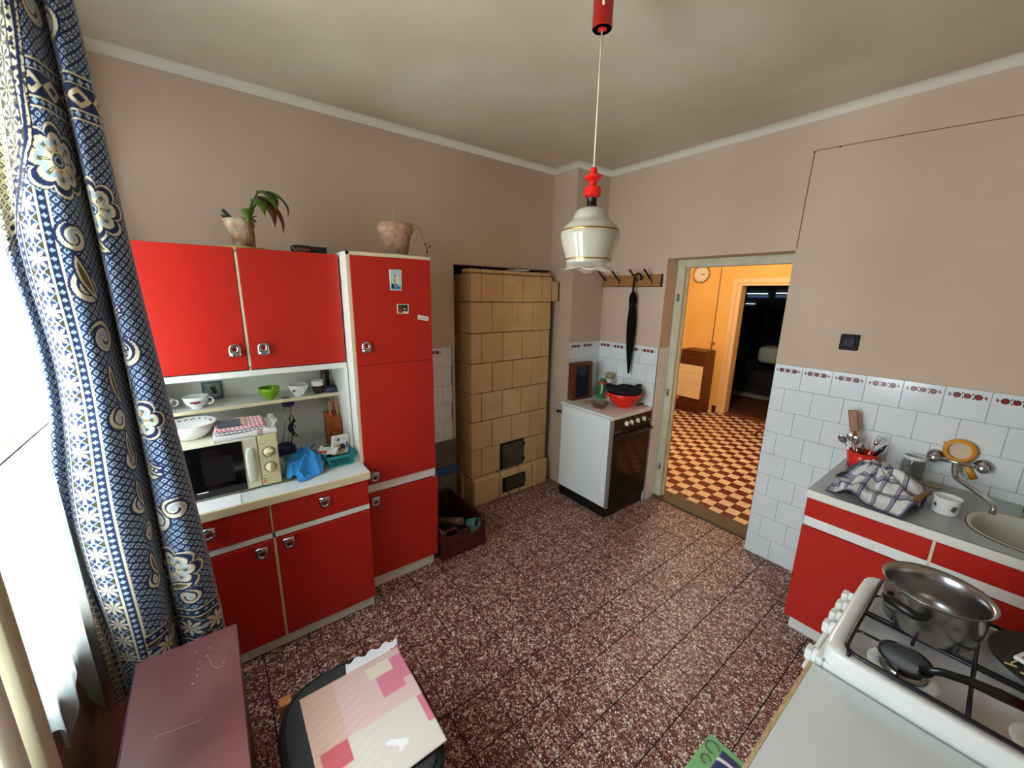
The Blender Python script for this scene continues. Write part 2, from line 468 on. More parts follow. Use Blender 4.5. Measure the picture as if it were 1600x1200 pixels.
# floral border print of one tile (flat print on the glaze, in the tile's own plane)
def flower_print():
    b = B(); y = -.0076
    def dot(a, z, r, m, sx=1, n=10): b.disc((a, y - m * .0001, z), r, n, m, (0, -1, 0), sx)
    def leaf(a, z, ang, ln, w, m):
        ca, sa = math.cos(ang), math.sin(ang); pts = []
        for t in np.linspace(0, 1, 6): pts.append((t * ln, w * math.sin(PI * t)))
        for t in np.linspace(1, 0, 6)[1:-1]: pts.append((t * ln, -w * .2 * math.sin(PI * t)))
        b._add([(a + ca * p - sa * q, y, z + sa * p + ca * q) for p, q in pts], [list(range(len(pts)))], m)
    zc = .114
    for c, r in ((.040, .0115), (.074, .0105), (.109, .0115)):
        for k in range(8): dot(c + r * .86 * math.cos(k * PI / 4), zc + r * .86 * math.sin(k * PI / 4), r * .40, 0)
        dot(c, zc, r * .78, 1); dot(c, zc, r * .42, 0)
        b.disc((c, y - .0003, zc), r * .2, 8, 1, (0, -1, 0))
    for c in (.0575, .0915):
        for sg in (-1, 1):
            leaf(c - .002, zc + sg * .003, sg * 1.2, .014, .004, 0); leaf(c + .003, zc + sg * .005, sg * .7, .011, .003, 1)
    for c, d in ((.021, -1), (.128, 1)):
        for k in (-1, 0, 1): leaf(c, zc, (0 if d > 0 else PI) + k * .9, .013, .0035, 0)
        dot(c + d * .001, zc, .003, 1)
    return b
M_print1 = mat('print_dark', (70, 28, 34), 0.2); M_print2 = mat('print_red', (150, 34, 40), 0.2)
fp_mesh = flower_print().mesh('floral_print', [M_print1, M_print2])
def tile_wall(parent, org, rot, length, rows, first_half, decor=True, zmax=1.3455, from_end=False, skip=None):
    """courses from the top down, every second course shifted by half a tile; rot 0 faces -y, pi/2 faces +x"""
    M = Matrix.Rotation(rot, 3, 'Z')
    for r in range(rows):
        z = zmax - TP * (r + 1)
        h = TP - .0016
        if z < 0: h += z; z = 0.0
        if h < .01: continue
        half = (r % 2 == 1) != first_half
        a = -TP / 2 if half else 0.0
        while a < length - .012:
            lo, hi = max(a, 0), min(a + TP, length)
            if hi - lo > .012 and not (skip and skip(lo, hi, z)):
                p = Vector(org) + M @ Vector((lo, 0, 0)); p.z = z
                p += M @ Vector((0, random.uniform(-.0004, .0004), 0))
                o = shared('wall_tile', tile_mesh(hi - lo - .0016, h), parent, p, (0, 0, rot))
                if decor and r == 0 and hi - lo > .14:
                    g = bpy.data.objects.new('floral_print', fp_mesh); COL.objects.link(g); g.parent = o
            a += TP
def grout_panel(parent, org, rot, length, z0, z1):
    b = B().box((0, -.0045, z0), (length, -.0005, z1)); b.xf(Matrix.Translation(Vector(org)) @ Matrix.Rotation(rot, 4, 'Z'))
    return part('grout', b, M_grout, parent)
tile_wall(wall_back, (DX1 + .002, YB, 0), 0, XR - DX1, 9, False); grout_panel(wall_back, (DX1, YB, 0), 0, XR - DX1, 0, 1.344)
tile_wall(wall_back, (CX, YB, 0), 0, DX0 - CX, 9, False); grout_panel(wall_back, (CX, YB, 0), 0, DX0 - CX, 0, 1.344)
tile_wall(wall_back, (DX0, YB, 0), PI / 2, .145, 9, True, decor=False); grout_panel(wall_back, (DX0, YB, 0), PI / 2, .145, 0, 1.344)
tile_wall(wall_col, (CX, NY1 + .0, 0), PI / 2, YB - NY1, 5, False); grout_panel(wall_col, (CX, NY1, 0), PI / 2, YB - NY1, .61, 1.344)
tile_wall(wall_left, (0, 1.0, 0), PI / 2, .455, 5, True, skip=lambda a, b_, z: a > .30 and z < .5); grout_panel(wall_left, (0, 1.0, 0), PI / 2, .46, .60, 1.344)
b = B().box((0, 1.0, 0), (.004, NY0, .60)); part('bare_plaster', b, mat('grey_plaster', (120, 112, 100), 0.95, var=0.4, vscale=9, bump=.3), wall_left)
b = B().box((0, 1.0, .30), (.012, NY0, .375)); part('blue_band', b, mat('blue_band', (52, 84, 130), 0.6), wall_left, 'blue painted strip low on the left wall')

# ------------------------------------------------------------------ doorway to the hall
door1 = struct('door_1', B().box((DX0, 3.0, .0), (DX0 + .066, 3.06, DZ - .001), 0, .004), M_cream, 'cream door frame without a leaf')
part('lintel', B().box((DX0 + .066, 3.0, DZ - .062), (DX1, 3.06, DZ - .001), 0, .004), M_cream, door1)
part('post', B().box((DX1 - .05, 3.0, 0), (DX1, 3.06, DZ - .062), 0, .004), M_cream, door1)
part('stop_bead', B().box((DX0 + .066, 3.035, .0), (DX0 + .078, 3.06, DZ - .062)), M_cream, door1)
for z in (1.745, .965, .30):
    part('hinge', B().cyl((DX0 + .035, 2.992, z - .03), (DX0 + .035, 2.992, z + .03), .006, n=8).box((DX0 + .025, 2.994, z - .022), (DX0 + .045, 3.0, z + .022)), M_steel, door1)
struct('trim_2', B().box((DX0, 2.967, -.02), (DX1, YH, .018), 0, .006), wood('threshold_wood', (60, 48, 30), (96, 78, 48), (4, 40, 40), 0.6), 'worn dark wooden door sill')
M_reveal = M_wall

# ------------------------------------------------------------------ window
M_pane = bpy.data.materials.new('window_glass'); M_pane.use_nodes = True
nt = M_pane.node_tree
for n in list(nt.nodes): nt.nodes.remove(n)
o_ = nt.nodes.new('ShaderNodeOutputMaterial'); t_ = nt.nodes.new('ShaderNodeBsdfTransparent'); g_ = nt.nodes.new('ShaderNodeBsdfGlossy')
t_.inputs[0].default_value = (.95, .97, .97, 1); g_.inputs['Roughness'].default_value = .02
x_ = nt.nodes.new('ShaderNodeMixShader'); x_.inputs[0].default_value = .05; nt.links.new(t_.outputs[0], x_.inputs[1]); nt.links.new(g_.outputs[0], x_.inputs[2]); nt.links.new(x_.outputs[0], o_.inputs[0])
yf = WY - .03
for nm, wa, wb_, lb in (('window_1', WX0, WX1, 'window behind the net curtain'), ('fill_window', W2X0, W2X1, 'unseen second window of the same wall, added for fill light')):
    win = struct(nm, B().box((wa, WY - .25, WZ0), (wb_, WY + .012, WZ0 + .018), 0, .006), M_cream, lb)
    fr = B(); mc = (wa + wb_) / 2
    for a, b_ in ((wa, wa + .06), (wb_ - .06, wb_), (mc - .05, mc + .05)): fr.box((a, yf - .06, WZ0 + .018), (b_, yf, WZ1), 0, .004)
    fr.box((wa, yf - .06, WZ0 + .018), (wb_, yf, WZ0 + .07), 0, .004); fr.box((wa, yf - .06, WZ1 - .06), (wb_, yf, WZ1), 0, .004)
    fr.box((wa, yf - .06, 1.78), (wb_, yf, 1.85), 0, .004)
    part('window_frame', fr, M_cream, win)
    for a, b_ in ((wa + .06, mc - .05), (mc + .05, wb_ - .06)):
        for c, d in ((WZ0 + .07, 1.78), (1.85, WZ1 - .06)):
            part('pane', B().box((a, yf - .034, c), (b_, yf - .030, d)), M_pane, win)

# ------------------------------------------------------------------ hall and the dark room behind it
HX0, HX1, HY1 = -1.3, 2.3, 6.13
M_orange = mat('orange_wall_paint', (238, 194, 112), 0.8, var=1, vscale=1.5, col2=(232, 182, 98))
M_lightt = mat('hall_tile_light', (226, 200, 166), 0.35, var=1, vscale=7, col2=(216, 184, 142))
M_darkt = mat('hall_tile_dark', (104, 46, 26), 0.35, var=0.2, vscale=7)
hf = struct('floor_hall', B().box((HX0, YH, -.08), (HX1, HY1 + .14, -.008)), mat('hall_joint', (60, 40, 30), 0.9))
HT = 0.1
hl = B().box((-.049, -.049, -.01), (.049, .049, 0), 0, .001)
me_l = hl.mesh('hall_tile', [M_lightt]); me_d = hl.mesh('hall_tile', [M_darkt])
rest = B()
ys = 3.135 - .1
for i in range(36):
    for j in range(31):
        x = HX0 + .05 + i * HT; y = YH + .05 + j * HT
        if y > HY1 + .1: continue
        light = ((i + j) % 2 == 0)
        if .25 + (y - 4.2) * -.35 < x < 1.85 and y < 4.65:
            shared('floor_tile', me_l if light else me_d, hf, (x, y, 0))
        else: rest.box((x - .049, y - .049, -.01), (x + .049, y + .049, 0), 0 if light else 1)
ro = part('far_floor_tiles', rest, [M_lightt, M_darkt], hf); ro['kind'] = 'stuff'
hw = B(); D2X0, D2X1, D2Z = 0.04, 0.86, 1.95
hw.box((-3.1, HY1, 0), (D2X0, HY1 + .14, 2.75)); hw.box((D2X1, HY1, 0), (HX1 + .1, HY1 + .14, 2.75)); hw.box((D2X0, HY1, D2Z), (D2X1, HY1 + .14, 2.75))
wall_hall = struct('wall_hall_back', hw, M_orange)
struct('wall_hall_left', B().box((HX0 - .1, YH, 0), (HX0, HY1, 2.75)), M_orange)
struct('wall_hall_right', B().box((HX1, YH, 0), (HX1 + .1, HY1, 2.75)), M_orange)
struct('wall_hall_front', B().box((HX0, YH - .01, 0), (DX0 - .0, YH + .012, 2.75)).box((DX1, YH - .01, 0), (HX1, YH + .012, 2.75)).box((DX0, YH - .01, DZ), (DX1, YH + .012, 2.75)), M_orange)
struct('ceiling_hall', B().box((HX0 - .1, YH, 2.75), (HX1 + .1, HY1 + .14, 2.85)), M_ceil)
struct('baseboard_hall', B().box((-.12, HY1 - .012, 0), (D2X0 - .07, HY1, .10), 0, .002), mat('plum_base', (64, 30, 36), 0.4))
door2 = struct('door_2', B().box((D2X0 - .095, HY1 - .02, 0), (D2X0 - .03, HY1, D2Z + .07), 0, .004), mat('hall_door_paint', (232, 200, 150), 0.5), 'cream casing of the doorway to the dark room')
part('casing', B().box((D2X0 - .03, HY1 - .02, D2Z + .005), (D2X1 + .07, HY1, D2Z + .07), 0, .004), MATS['hall_door_paint'], door2)
part('jamb', B().box((D2X0 - .03, HY1 - .008, 0), (D2X0 + .03, HY1 + .15, D2Z + .005), 0, .004), MATS['hall_door_paint'], door2)
part('head', B().box((D2X0 + .03, HY1 - .008, D2Z - .03), (D2X1, HY1 + .15, D2Z + .005), 0, .004), MATS['hall_door_paint'], door2)
struct('trim_3', B().box((D2X0, HY1 - .01, -.005), (D2X1, HY1 + .16, .018), 0, .004), wood('hall_sill', (100, 52, 26), (130, 70, 36), (30, 4, 30)), 'brown sill under the far doorway')
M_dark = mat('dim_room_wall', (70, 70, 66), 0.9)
struct('floor_room', B().box((-3, HY1 + .15, -.08), (2.2, 10.4, -.002)), wood('parquet', (66, 36, 18), (92, 52, 26), (12, 3, 3), 0.5))
struct('wall_room_back', B().box((-3, 10.2, 0), (2.2, 10.3, 2.75)), M_dark)
struct('wall_room_left', B().box((-3.1, HY1 + .15, 0), (-3, 10.2, 2.75)), M_dark)
struct('wall_room_right', B().box((2.2, HY1 + .15, 0), (2.3, 10.2, 2.75)), M_dark)
struct('ceiling_room', B().box((-3.1, HY1 + .14, 2.75), (2.3, 10.3, 2.85)), M_dark)
# ------------------------------------------------------------------ red kitchen cupboards on the left wall
def handle(parent, y, z, x, flip):
    """chrome D-shaped pull on a face looking along +x; flip = bar on top, ring below"""
    s = -1 if flip else 1
    b = B()
    n = 14; out = []; inn = []
    for k in range(n + 1):
        a = PI * k / n; out.append((.023 * math.cos(a), .024 + .021 * math.sin(a)))
    outer = [(.023, 0)] + out + [(-.023, 0)]
    hole = [(.0105 * math.cos(a), .022 + .0105 * math.sin(a)) for a in np.linspace(0, 2 * PI, 18, endpoint=False)]
    # ring plate made of quads between hole and outline
    def ray(a):
        d = (math.cos(a), math.sin(a)); best = None; o = (0, .022)
        for i in range(len(outer)):
            p, q = outer[i], outer[(i + 1) % len(outer)]
            ex, ez = q[0] - p[0], q[1] - p[1]; det = d[0] * ez - d[1] * ex
            if abs(det) < 1e-9: continue
            t = ((p[0] - o[0]) * ez - (p[1] - o[1]) * ex) / det; u = ((p[0] - o[0]) * d[1] - (p[1] - o[1]) * d[0]) / det
            if t > 0 and -1e-6 <= u <= 1 + 1e-6 and (best is None or t < best): best = t
        return (o[0] + d[0] * best, o[1] + d[1] * best)
    N = 28; loops = []
    angs = np.linspace(0, 2 * PI, N, endpoint=False)
    O = [ray(a) for a in angs]; I = [(.0105 * math.cos(a), .022 + .0105 * math.sin(a)) for a in angs]
    def L(pts, xx): return [(x + xx, y + p, z + s * q) for p, q in pts]
    vs = L(I, .010) + L(I, .017) + L(O, .016) + L(O, .008)
    fs = []
    for i in range(4):
        for k in range(N):
            f = (i * N + k, i * N + (k + 1) % N, ((i + 1) % 4) * N + (k + 1) % N, ((i + 1) % 4) * N + k)
            fs.append(f if s > 0 else f[::-1])
    b._add(vs, fs, 0, True)
    b.cyl((x + .007, y - .0235, z - s * .002), (x + .007, y + .0235, z - s * .002), .0105, n=14)
    b.box((x, y - .0235, z - .014), (x + .009, y + .0235, z + .012))
    return part('handle', b, M_chrome, parent, 'chrome pull handle')

def door(parent, name, x, y0, y1, z0, z1, t=.018, m=None):
    return part(name, B().box((x - t, y0, z0), (x, y1, z1), 0, .0015), m or M_red, parent)

# wall-hung hutch
wcab = thing('wall_cabinet', (.23, .13, 1.345), 'white hutch with two red doors above an open shelf niche, between curtain and tall cabinet', 'cabinet')
b = B()
X0, XF = .012, .436
b.box((X0, -.315, 1.345), (XF, .568, 1.363)); b.box((X0, -.315, 1.905), (XF, .568, 1.925))
b.box((X0, -.315, 1.363), (XF, -.297, 1.905)); b.box((X0, .550, 1.363), (XF, .568, 1.905)); b.box((X0, -.297, 1.363), (X0 + .012, .55, 1.905))
part('body', b, M_white, wcab)
part('rail', B().box((XF, -.315, 1.343), (XF + .019, .568, 1.372), 0, .002), M_white, wcab)
part('divider', B().box((XF - .01, .126, 1.363), (XF + .016, .136, 1.925)), M_edge, wcab)
part('back_panel', B().box((.055, -.297, .832), (.068, .552, 1.345)), mat('back_panel', (222, 220, 206), 0.5), wcab)
part('side_panel', B().prism([(.06, .832), (.46, .832), (.46, 1.345), (.06, 1.345)], .552, .568, plane='xz'), M_white, wcab)
part('side_panel', B().prism([(.06, .832), (.36, .832), (.43, 1.345), (.06, 1.345)], -.313, -.297, plane='xz'), M_white, wcab)
sh = part('shelf', B().box((.068, -.297, 1.158), (.298, .552, 1.173)), M_white, wcab)
part('edge_band', B().box((.298, -.297, 1.157), (.301, .552, 1.174)), M_edge, sh)
d = door(wcab, 'door', .455, -.309, .124, 1.377, 1.928); handle(d, .079, 1.456, .455, False)
d = door(wcab, 'door', .455, .138, .562, 1.377, 1.928); handle(d, .192, 1.456, .455, False)
for z in (1.385, 1.915):
    part('hinge', B().box((.44, .129, z - .006), (.4535, .133, z + .006)), M_steel, wcab)
b = B().box((.07, .33, .885), (.078, .552, .893)).box((.07, .40, .878), (.08, .41, .888)); part('back_strip', b, M_white, wcab)

# base unit
bcab = thing('base_cabinet', (.36, .13, 0), 'red base cabinet with two drawers and two doors under the microwave', 'cabinet')
b = B()
X0, XF = .03, .680
b.box((X0, -.315, .09), (XF, -.297, .79)); b.box((X0, .547, .09), (XF, .565, .79)); b.box((X0, -.297, .07), (XF, .547, .09))
b.box((X0, -.297, .09), (X0 + .01, .547, .79)); b.box((X0 + .01, -.297, .625), (XF, .547, .635)); b.box((XF - .02, .112, .09), (XF - .002, .130, .79))
part('body', b, M_white, bcab)
part('plinth', B().box((.60, -.31, 0), (.676, .560, .07)), M_white, bcab)
part('rail', B().box((XF - .01, -.313, .612), (XF + .016, .565, .640), 0, .002), mat('rail_white', (236, 236, 232), .3), bcab)
for y0, y1, hy in ((-.311, .114, -.111), (.124, .563, .348)):
    d = door(bcab, 'drawer', .70, y0, y1, .645, .782); handle(d, hy, .745, .70, True)
for y0, y1, hy, hz in ((-.311, .116, .065, .578), (.128, .563, .177, .588)):
    d = door(bcab, 'door', .70, y0, y1, .068, .606); handle(d, hy, hz, .70, True)
part('divider', B().box((XF, .117, .07), (.696, .127, .78)), M_edge, bcab)

wt = thing('worktop', (.36, .13, .79), 'pale worktop with beige lipping on the red base cabinet', 'worktop')
part('slab', B().box((.03, -.33, .792), (.709, .575, .83), 0, .002), mat('worktop_grey', (214, 220, 218), 0.3), wt)
part('edge_band', B().box((.709, -.33, .790), (.717, .575, .8305), 0, .002), M_edge, wt)

# tall cupboard
tcab = thing('tall_cabinet', (.29, .795, 0), 'tall red larder cabinet with three doors, magnets on its upper door', 'cabinet')
b = B(); X0, XF = .012, .547
b.box((X0, .572, .07), (XF + .014, .588, 1.94)); b.box((X0, 1.008, .07), (XF, 1.024, 1.94))
b.box((X0, .588, .07), (XF, 1.008, .088)); b.box((X0, .588, 1.922), (XF + .014, 1.024, 1.94)); b.box((X0, .588, .088), (X0 + .01, 1.008, 1.922))
b.box((X0, .588, .63), (XF, 1.008, .67)); b.box((X0, .588, 1.355), (XF, 1.008, 1.372))
part('body', b, M_white, tcab)
part('edge_band', B().box((XF + .014, .572, .07), (XF + .0165, .588, 1.94)).box((XF + .014, .572, 1.924), (XF + .0165, 1.024, 1.94)), M_edge, tcab)
part('plinth', B().box((.45, .575, 0), (.549, .998, .07)), M_white, tcab)
part('rail', B().box((XF - .01, .588, .622), (XF + .005, 1.024, .672)), MATS['rail_white'], tcab)
d = door(tcab, 'door', .567, .589, 1.022, 1.3665, 1.922); handle(d, .64, 1.447, .567, False)
d = door(tcab, 'door', .567, .589, 1.022, .678, 1.3645); handle(d, .640, .742, .567, True)
d3 = B().box((.549, .589, .068), (.567, 1.022, .612), 0, .0015)
d3.xf(Matrix.Translation((.555, 1.0, .1)) @ Matrix.Rotation(-.022, 4, 'X') @ Matrix.Translation((-.555, -1.0, -.1)))
d = part('door', d3, M_red, tcab); handle(d, .636, .590, .567, True)

# fridge-magnet style pictures on the tall door
def card(name, label, cat, pts, colfn, n=(24, 40), x=.5685, border=None):
    (ya, za), (yb, zb), (yc, zc), (yd, zd) = pts     # TL, TR, BL, BR
    U, V = np.meshgrid(np.linspace(0, 1, n[0]), np.linspace(0, 1, n[1]), indexing='ij')
    Y = (ya * (1 - U) + yb * U) * (1 - V) + (yc * (1 - U) + yd * U) * V
    Z = (za * (1 - U) + zb * U) * (1 - V) + (zc * (1 - U) + zd * U) * V
    P = np.stack([np.full_like(Y, x), Y, Z], -1)
    base = (x, (ya + yb) / 2, zc)
    o = grid_obj(name, P, colfn(U, V), printed('print_' + name), None, base, thick=.0015)
    return tag(o, label, cat)
def card1(U, V):
    C = np.broadcast_to(lin(238, 234, 226), U.shape + (3,)).copy()
    ins = (abs(U - .5) < .42) & (abs(V - .5) < .455)
    C[ins] = lin(176, 208, 212)
    C[ins & (V > .78)] = lin(60, 120, 160)
    C[ins & (((U - .5) / .22) ** 2 + ((V - .52) / .3) ** 2 < 1)] = lin(222, 214, 180)
    C[ins & (((U - .45) / .10) ** 2 + ((V - .30) / .06) ** 2 < 1)] = lin(150, 110, 80)
    C[ins & (abs(U - .40) < .05) & (V > .4) & (V < .75)] = lin(90, 120, 80)
    C[ins & (((U - .22) / .13) ** 2 + ((V - .80) / .12) ** 2 < 1)] = lin(30, 40, 60)
    C[ins & (((U - .55) / .14) ** 2 + ((V - .74) / .05) ** 2 < 1)] = lin(70, 100, 130)
    return C
card('picture_card', 'small pale blue picture card with rounded white border, highest on the tall red door', 'card', [(.785, 1.862), (.853, 1.863), (.786, 1.757), (.849, 1.755)], card1)
def card2(U, V):
    C = np.broadcast_to(lin(232, 214, 190), U.shape + (3,)).copy()
    ins = (abs(U - .5) < .42) & (abs(V - .5) < .40)
    C[ins] = lin(40, 60, 36)
    C[ins & (U > .5) & (V < .5)] = lin(36, 28, 44)
    C[ins & (((U - .3) / .17) ** 2 + ((V - .62) / .25) ** 2 < 1)] = lin(160, 54, 40)
    C[ins & (((U - .7) / .22) ** 2 + ((V - .85) / .12) ** 2 < 1)] = lin(226, 214, 200)
    C[ins & (((U - .65) / .1) ** 2 + ((V - .5) / .1) ** 2 < 1)] = lin(200, 190, 170)
    return C
card('photo_magnet', 'tiny dark photo magnet in the middle of the tall red door', 'magnet', [(.817, 1.684), (.886, 1.684), (.818, 1.633), (.882, 1.632)], card2, (40, 30))
def card3(U, V):
    C = np.broadcast_to(lin(236, 228, 220), U.shape + (3,)).copy()
    for c in (.2, .28, .36, .5, .58, .66, .74, .82):
        C[(abs(U - c) < .022) & (abs(V - .5 - .1 * math.sin(c * 40)) < .16)] = lin(150, 140, 150)
    return C
card('sticker', 'little white sticker stuck askew at the right edge of the tall red door', 'sticker', [(.937, 1.626), (1.002, 1.612), (.934, 1.600), (.998, 1.588)], card3, (60, 24))
# ------------------------------------------------------------------ things on and in the red cupboards
SZ = 1.1735
def thin_glass(name, tint, gloss):
    m = bpy.data.materials.new(name); m.use_nodes = True; nt = m.node_tree
    for n in list(nt.nodes): nt.nodes.remove(n)
    o = nt.nodes.new('ShaderNodeOutputMaterial'); t = nt.nodes.new('ShaderNodeBsdfTransparent'); g = nt.nodes.new('ShaderNodeBsdfGlossy')
    t.inputs[0].default_value = srgb(*tint); g.inputs['Roughness'].default_value = .05
    lw = nt.nodes.new('ShaderNodeLayerWeight'); lw.inputs['Blend'].default_value = .25
    mr = nt.nodes.new('ShaderNodeMapRange'); mr.inputs['To Min'].default_value = gloss; mr.inputs['To Max'].default_value = .35
    nt.links.new(lw.outputs['Facing'], mr.inputs['Value'])
    x = nt.nodes.new('ShaderNodeMixShader'); nt.links.new(mr.outputs[0], x.inputs[0]); nt.links.new(t.outputs[0], x.inputs[1]); nt.links.new(g.outputs[0], x.inputs[2]); nt.links.new(x.outputs[0], o.inputs[0])
    return m
M_glass = thin_glass('clear_glass', (242, 247, 246), .02)
def ring_handle(b, c, r, d, t, m=0, ax='y', n=12, sc=1.0):
    """C-shaped cup handle starting at c, bulging along direction d"""
    c = Vector(c); d = Vector(d).normalized()
    pts = [c + d * (r * math.sin(a) * sc) + Vector((0, 0, 1)) * (-r * math.cos(a)) for a in np.linspace(0, PI, n)]
    return b.tube(pts, t, 8, m)
def cup(name, c, r, h, material, label, cat='cup', foot=.45, hd=None, deco=None, mats=None, group=None):
    x, y, z = c
    b = B(); t = .003
    prof = [(0, .002), (r * foot * .9, .0), (r * foot, .003), (r * foot * 1.02, .008), (r * .80, h * .40), (r * .95, h * .75), (r, h),
            (r - t, h), (r * .95 - t, h * .75), (r * .78 - t, h * .42), (r * foot * .9, .013), (0, .011)]
    b.lathe((x, y, z), prof, 28)
    t_ = thing(name, c, label, cat, group)
    part('bowl', b, material, t_)
    if hd:
        hb = B(); d = Vector(hd).normalized()
        ring_handle(hb, Vector((x, y, z + h * .58)) + d * (r * .84), h * .30, d, .0035, sc=1.3)
        part('handle', hb, material, t_)
    if deco:
        db = B()
        for k, (a, zz, rr, mi) in enumerate(deco):
            rad = r * (.80 + .17 * (zz - .4) / .35) + .0012
            n = Vector((math.cos(a), math.sin(a), -.45)).normalized()
            db.disc((x + rad * math.cos(a), y + rad * math.sin(a), z + h * zz), rr, 10, mi, n)
        part('floral_decal', db, [mat('decal_red', (150, 60, 60), .3), mat('decal_green', (70, 90, 60), .3)], t_)
    return t_
cup('tea_cup', (.255, -.095, SZ), .053, .062, M_porc, 'white cup with a red floral decal in front of the small turquoise picture', hd=(.25, 1, 0), group='white cups on the shelf',
    deco=[(-.15, .62, .008, 0), (.05, .6, .009, 0), (-.38, .62, .006, 1), (.25, .63, .006, 0)])
cup('tea_cup', (.22, -.225, SZ), .045, .055, M_porc, 'white cup at the curtain end of the shelf', hd=(0, 1, 0), group='white cups on the shelf')
cup('bowl', (.255, .214, SZ), .051, .066, mat('lime_glaze', (120, 172, 24), .15, coat=.3), 'lime green bowl on the shelf', 'bowl')
cup('tea_cup', (.255, .353, SZ), .051, .064, M_porc, 'white cup with small flowers between the green bowl and the brown mug', hd=(1, .2, 0), group='white cups on the shelf',
    deco=[(-.6, .62, .007, 0), (-.8, .5, .006, 1)])
t_ = thing('mug', (.25, .452, SZ), 'small mug, brown below and white above', 'mug')
part('body', B().lathe((.25, .452, SZ), [(0, .0), (.022, 0), (.029, .02), (.0315, .046)], 24), mat('brown_glaze', (58, 36, 28), .25), t_)
part('glazed_rim', B().lathe((.25, .452, SZ), [(.0316, .046), (.032, .074), (.0295, .074), (.026, .02), (0, .015)], 24), M_porc, t_)
hb = B(); ring_handle(hb, (.268, .478, SZ + .045), .017, (.6, .8, 0), .004); part('handle', hb, MATS['brown_glaze'], t_)
t_ = thing('bottle', (.15, .515, SZ), 'dark brown cylindrical bottle with a white cap at the shelf end', 'bottle')
part('body', B().lathe((.15, .515, SZ), [(0, 0), (.023, 0), (.024, .006), (.024, .118), (.019, .124), (0, .124)], 20), mat('brown_bottle', (50, 28, 22), .3), t_)
part('cap', B().lathe((.15, .515, SZ), [(.0165, .124), (.0165, .134), (0, .135)], 20), M_porc, t_)
solo('jar', B().lathe((.25, .516, SZ), [(0, 0), (.031, 0), (.034, .008), (.034, .022), (.030, .030), (0, .031)], 24), mat('navy_tin', (44, 54, 78), .35), 'low navy blue jar at the right end of the shelf', 'jar')
pf = thing('framed_picture', (.085, -.028, SZ), 'small turquoise picture frame leaning against the niche back', 'picture')
b = B(); w = .043
for y0, y1, z0, z1 in ((-w, -w + .007, 0, .092), (w - .007, w, 0, .092), (-w + .007, w - .007, 0, .007), (-w + .007, w - .007, .085, .092)):
    b.box((0, y0, z0), (.010, y1, z1), 0, .001)
Mx = Matrix.Translation((.088, -.028, SZ)) @ Matrix.Rotation(-.18, 4, 'Y')
part('frame', b.xf(Mx), mat('turquoise_paint', (20, 96, 112), .4), pf)
part('picture', B().box((.001, -w + .007, .007), (.005, w - .007, .085)).xf(Mx), mat('grey_picture', (140, 146, 136), .6, var=1, vscale=60, col2=(90, 100, 92)), pf)
b = B()
for dy, dz, r in ((.004, .05, .010), (.010, .062, .006), (-.004, .06, .006), (.008, .038, .012)): b.disc((.0056, dy, dz), r, 12, 0, (1, 0, 0))
part('motif', b.xf(Mx), mat('ink', (30, 30, 34), .6), pf)
solo('clip', B().box((.27, .262, SZ), (.285, .300, SZ + .004), 0, .001).box((.285, .27, SZ), (.29, .278, SZ + .007)), M_black, 'small black clip lying between the green bowl and the white cup', 'clip')

# microwave
mw = thing('microwave', (.445, -.04, .83), 'cream microwave oven with a black glass door', 'microwave')
XM, y0, y1, z0, z1 = .600, -.272, .189, .842, 1.088
part('body', B().box((.30, y0, z0), (XM - .028, y1, z1), 0, .004), mat('microwave_cream', (220, 216, 190), .4), mw)
for yy in (y0 + .04, y1 - .04):
    for xx in (.33, .54): part('foot', B().cyl((xx, yy, .830), (xx, yy, .843), .012, n=10), M_black, mw)
dr = part('door', B().box((XM - .028, y0, z0), (XM, .109, z1), 0, .003), MATS['microwave_cream'], mw)
part('glass', B().box((XM, y0 + .012, z0 + .003), (XM + .0022, .0515, z1 - .007), 0, .001), mat('black_glass', (8, 8, 9), .08, spec=.5), dr)
part('inner_screen', B().box((XM + .0022, -.10, z0 + .06), (XM + .0026, .01, z1 - .06)), mat('screen_grey', (22, 22, 22), .2), dr)
part('brand_mark', B().box((XM + .0022, -.130, .872), (XM + .0028, -.092, .876)), M_white, dr)
b = B()
N = 14
for i in range(N):
    pass
b.pillow((XM - .004, .079, .955), (.012, .021, .088), 3.0, 10)
part('grip', b, mat('grip_cream', (208, 208, 190), .4), dr)  # grip in a slightly greyer cream than the body
cp = part('control_panel', B().box((XM - .028, .111, z0), (XM - .001, y1, z1), 0, .003), mat('panel_cream', (226, 216, 172), .4), mw)
for zz, ang in ((1.005, .35), (.930, 1.35)):
    kb = B().lathe((XM - .001, .150, zz), [(0.0255, 0), (.0255, .001), (.0215, .001)], 28, 1, (1, 0, 0))
    kb.lathe((XM - .001, .150, zz), [(.021, 0), (.020, .009), (0, .010)], 28, 0, (1, 0, 0))
    st = len(kb.v); kb.box((.008, -.019, -.005), (.017, .019, .005), 0, .002)
    kb.xf(Matrix.Translation((XM - .001, .150, zz)) @ Matrix.Rotation(ang, 4, 'X'), st)
    for k in range(10):
        a = k * 2 * PI / 12 - .6; st = len(kb.v); kb.box((.0002, .027, -.0006), (.0007, .030, .0006), 1)
        kb.xf(Matrix.Translation((XM - .001, .150, zz)) @ Matrix.Rotation(a, 4, 'X'), st)
    part('knob', kb, [MATS['panel_cream'], mat('dial_ink', (70, 80, 70), .5)], mw)
b = B()
for r in range(3): b.box((XM - .001, .1165, .8525 + r * .0095), (XM - .0003, .126, .8585 + r * .0095), 0)
for r in range(4):
    for c in range(4): b.box((XM - .001, .131 + c * .0135, .853 + r * .0085), (XM - .0005, .138 + c * .0135, .8545 + r * .0085), 1)
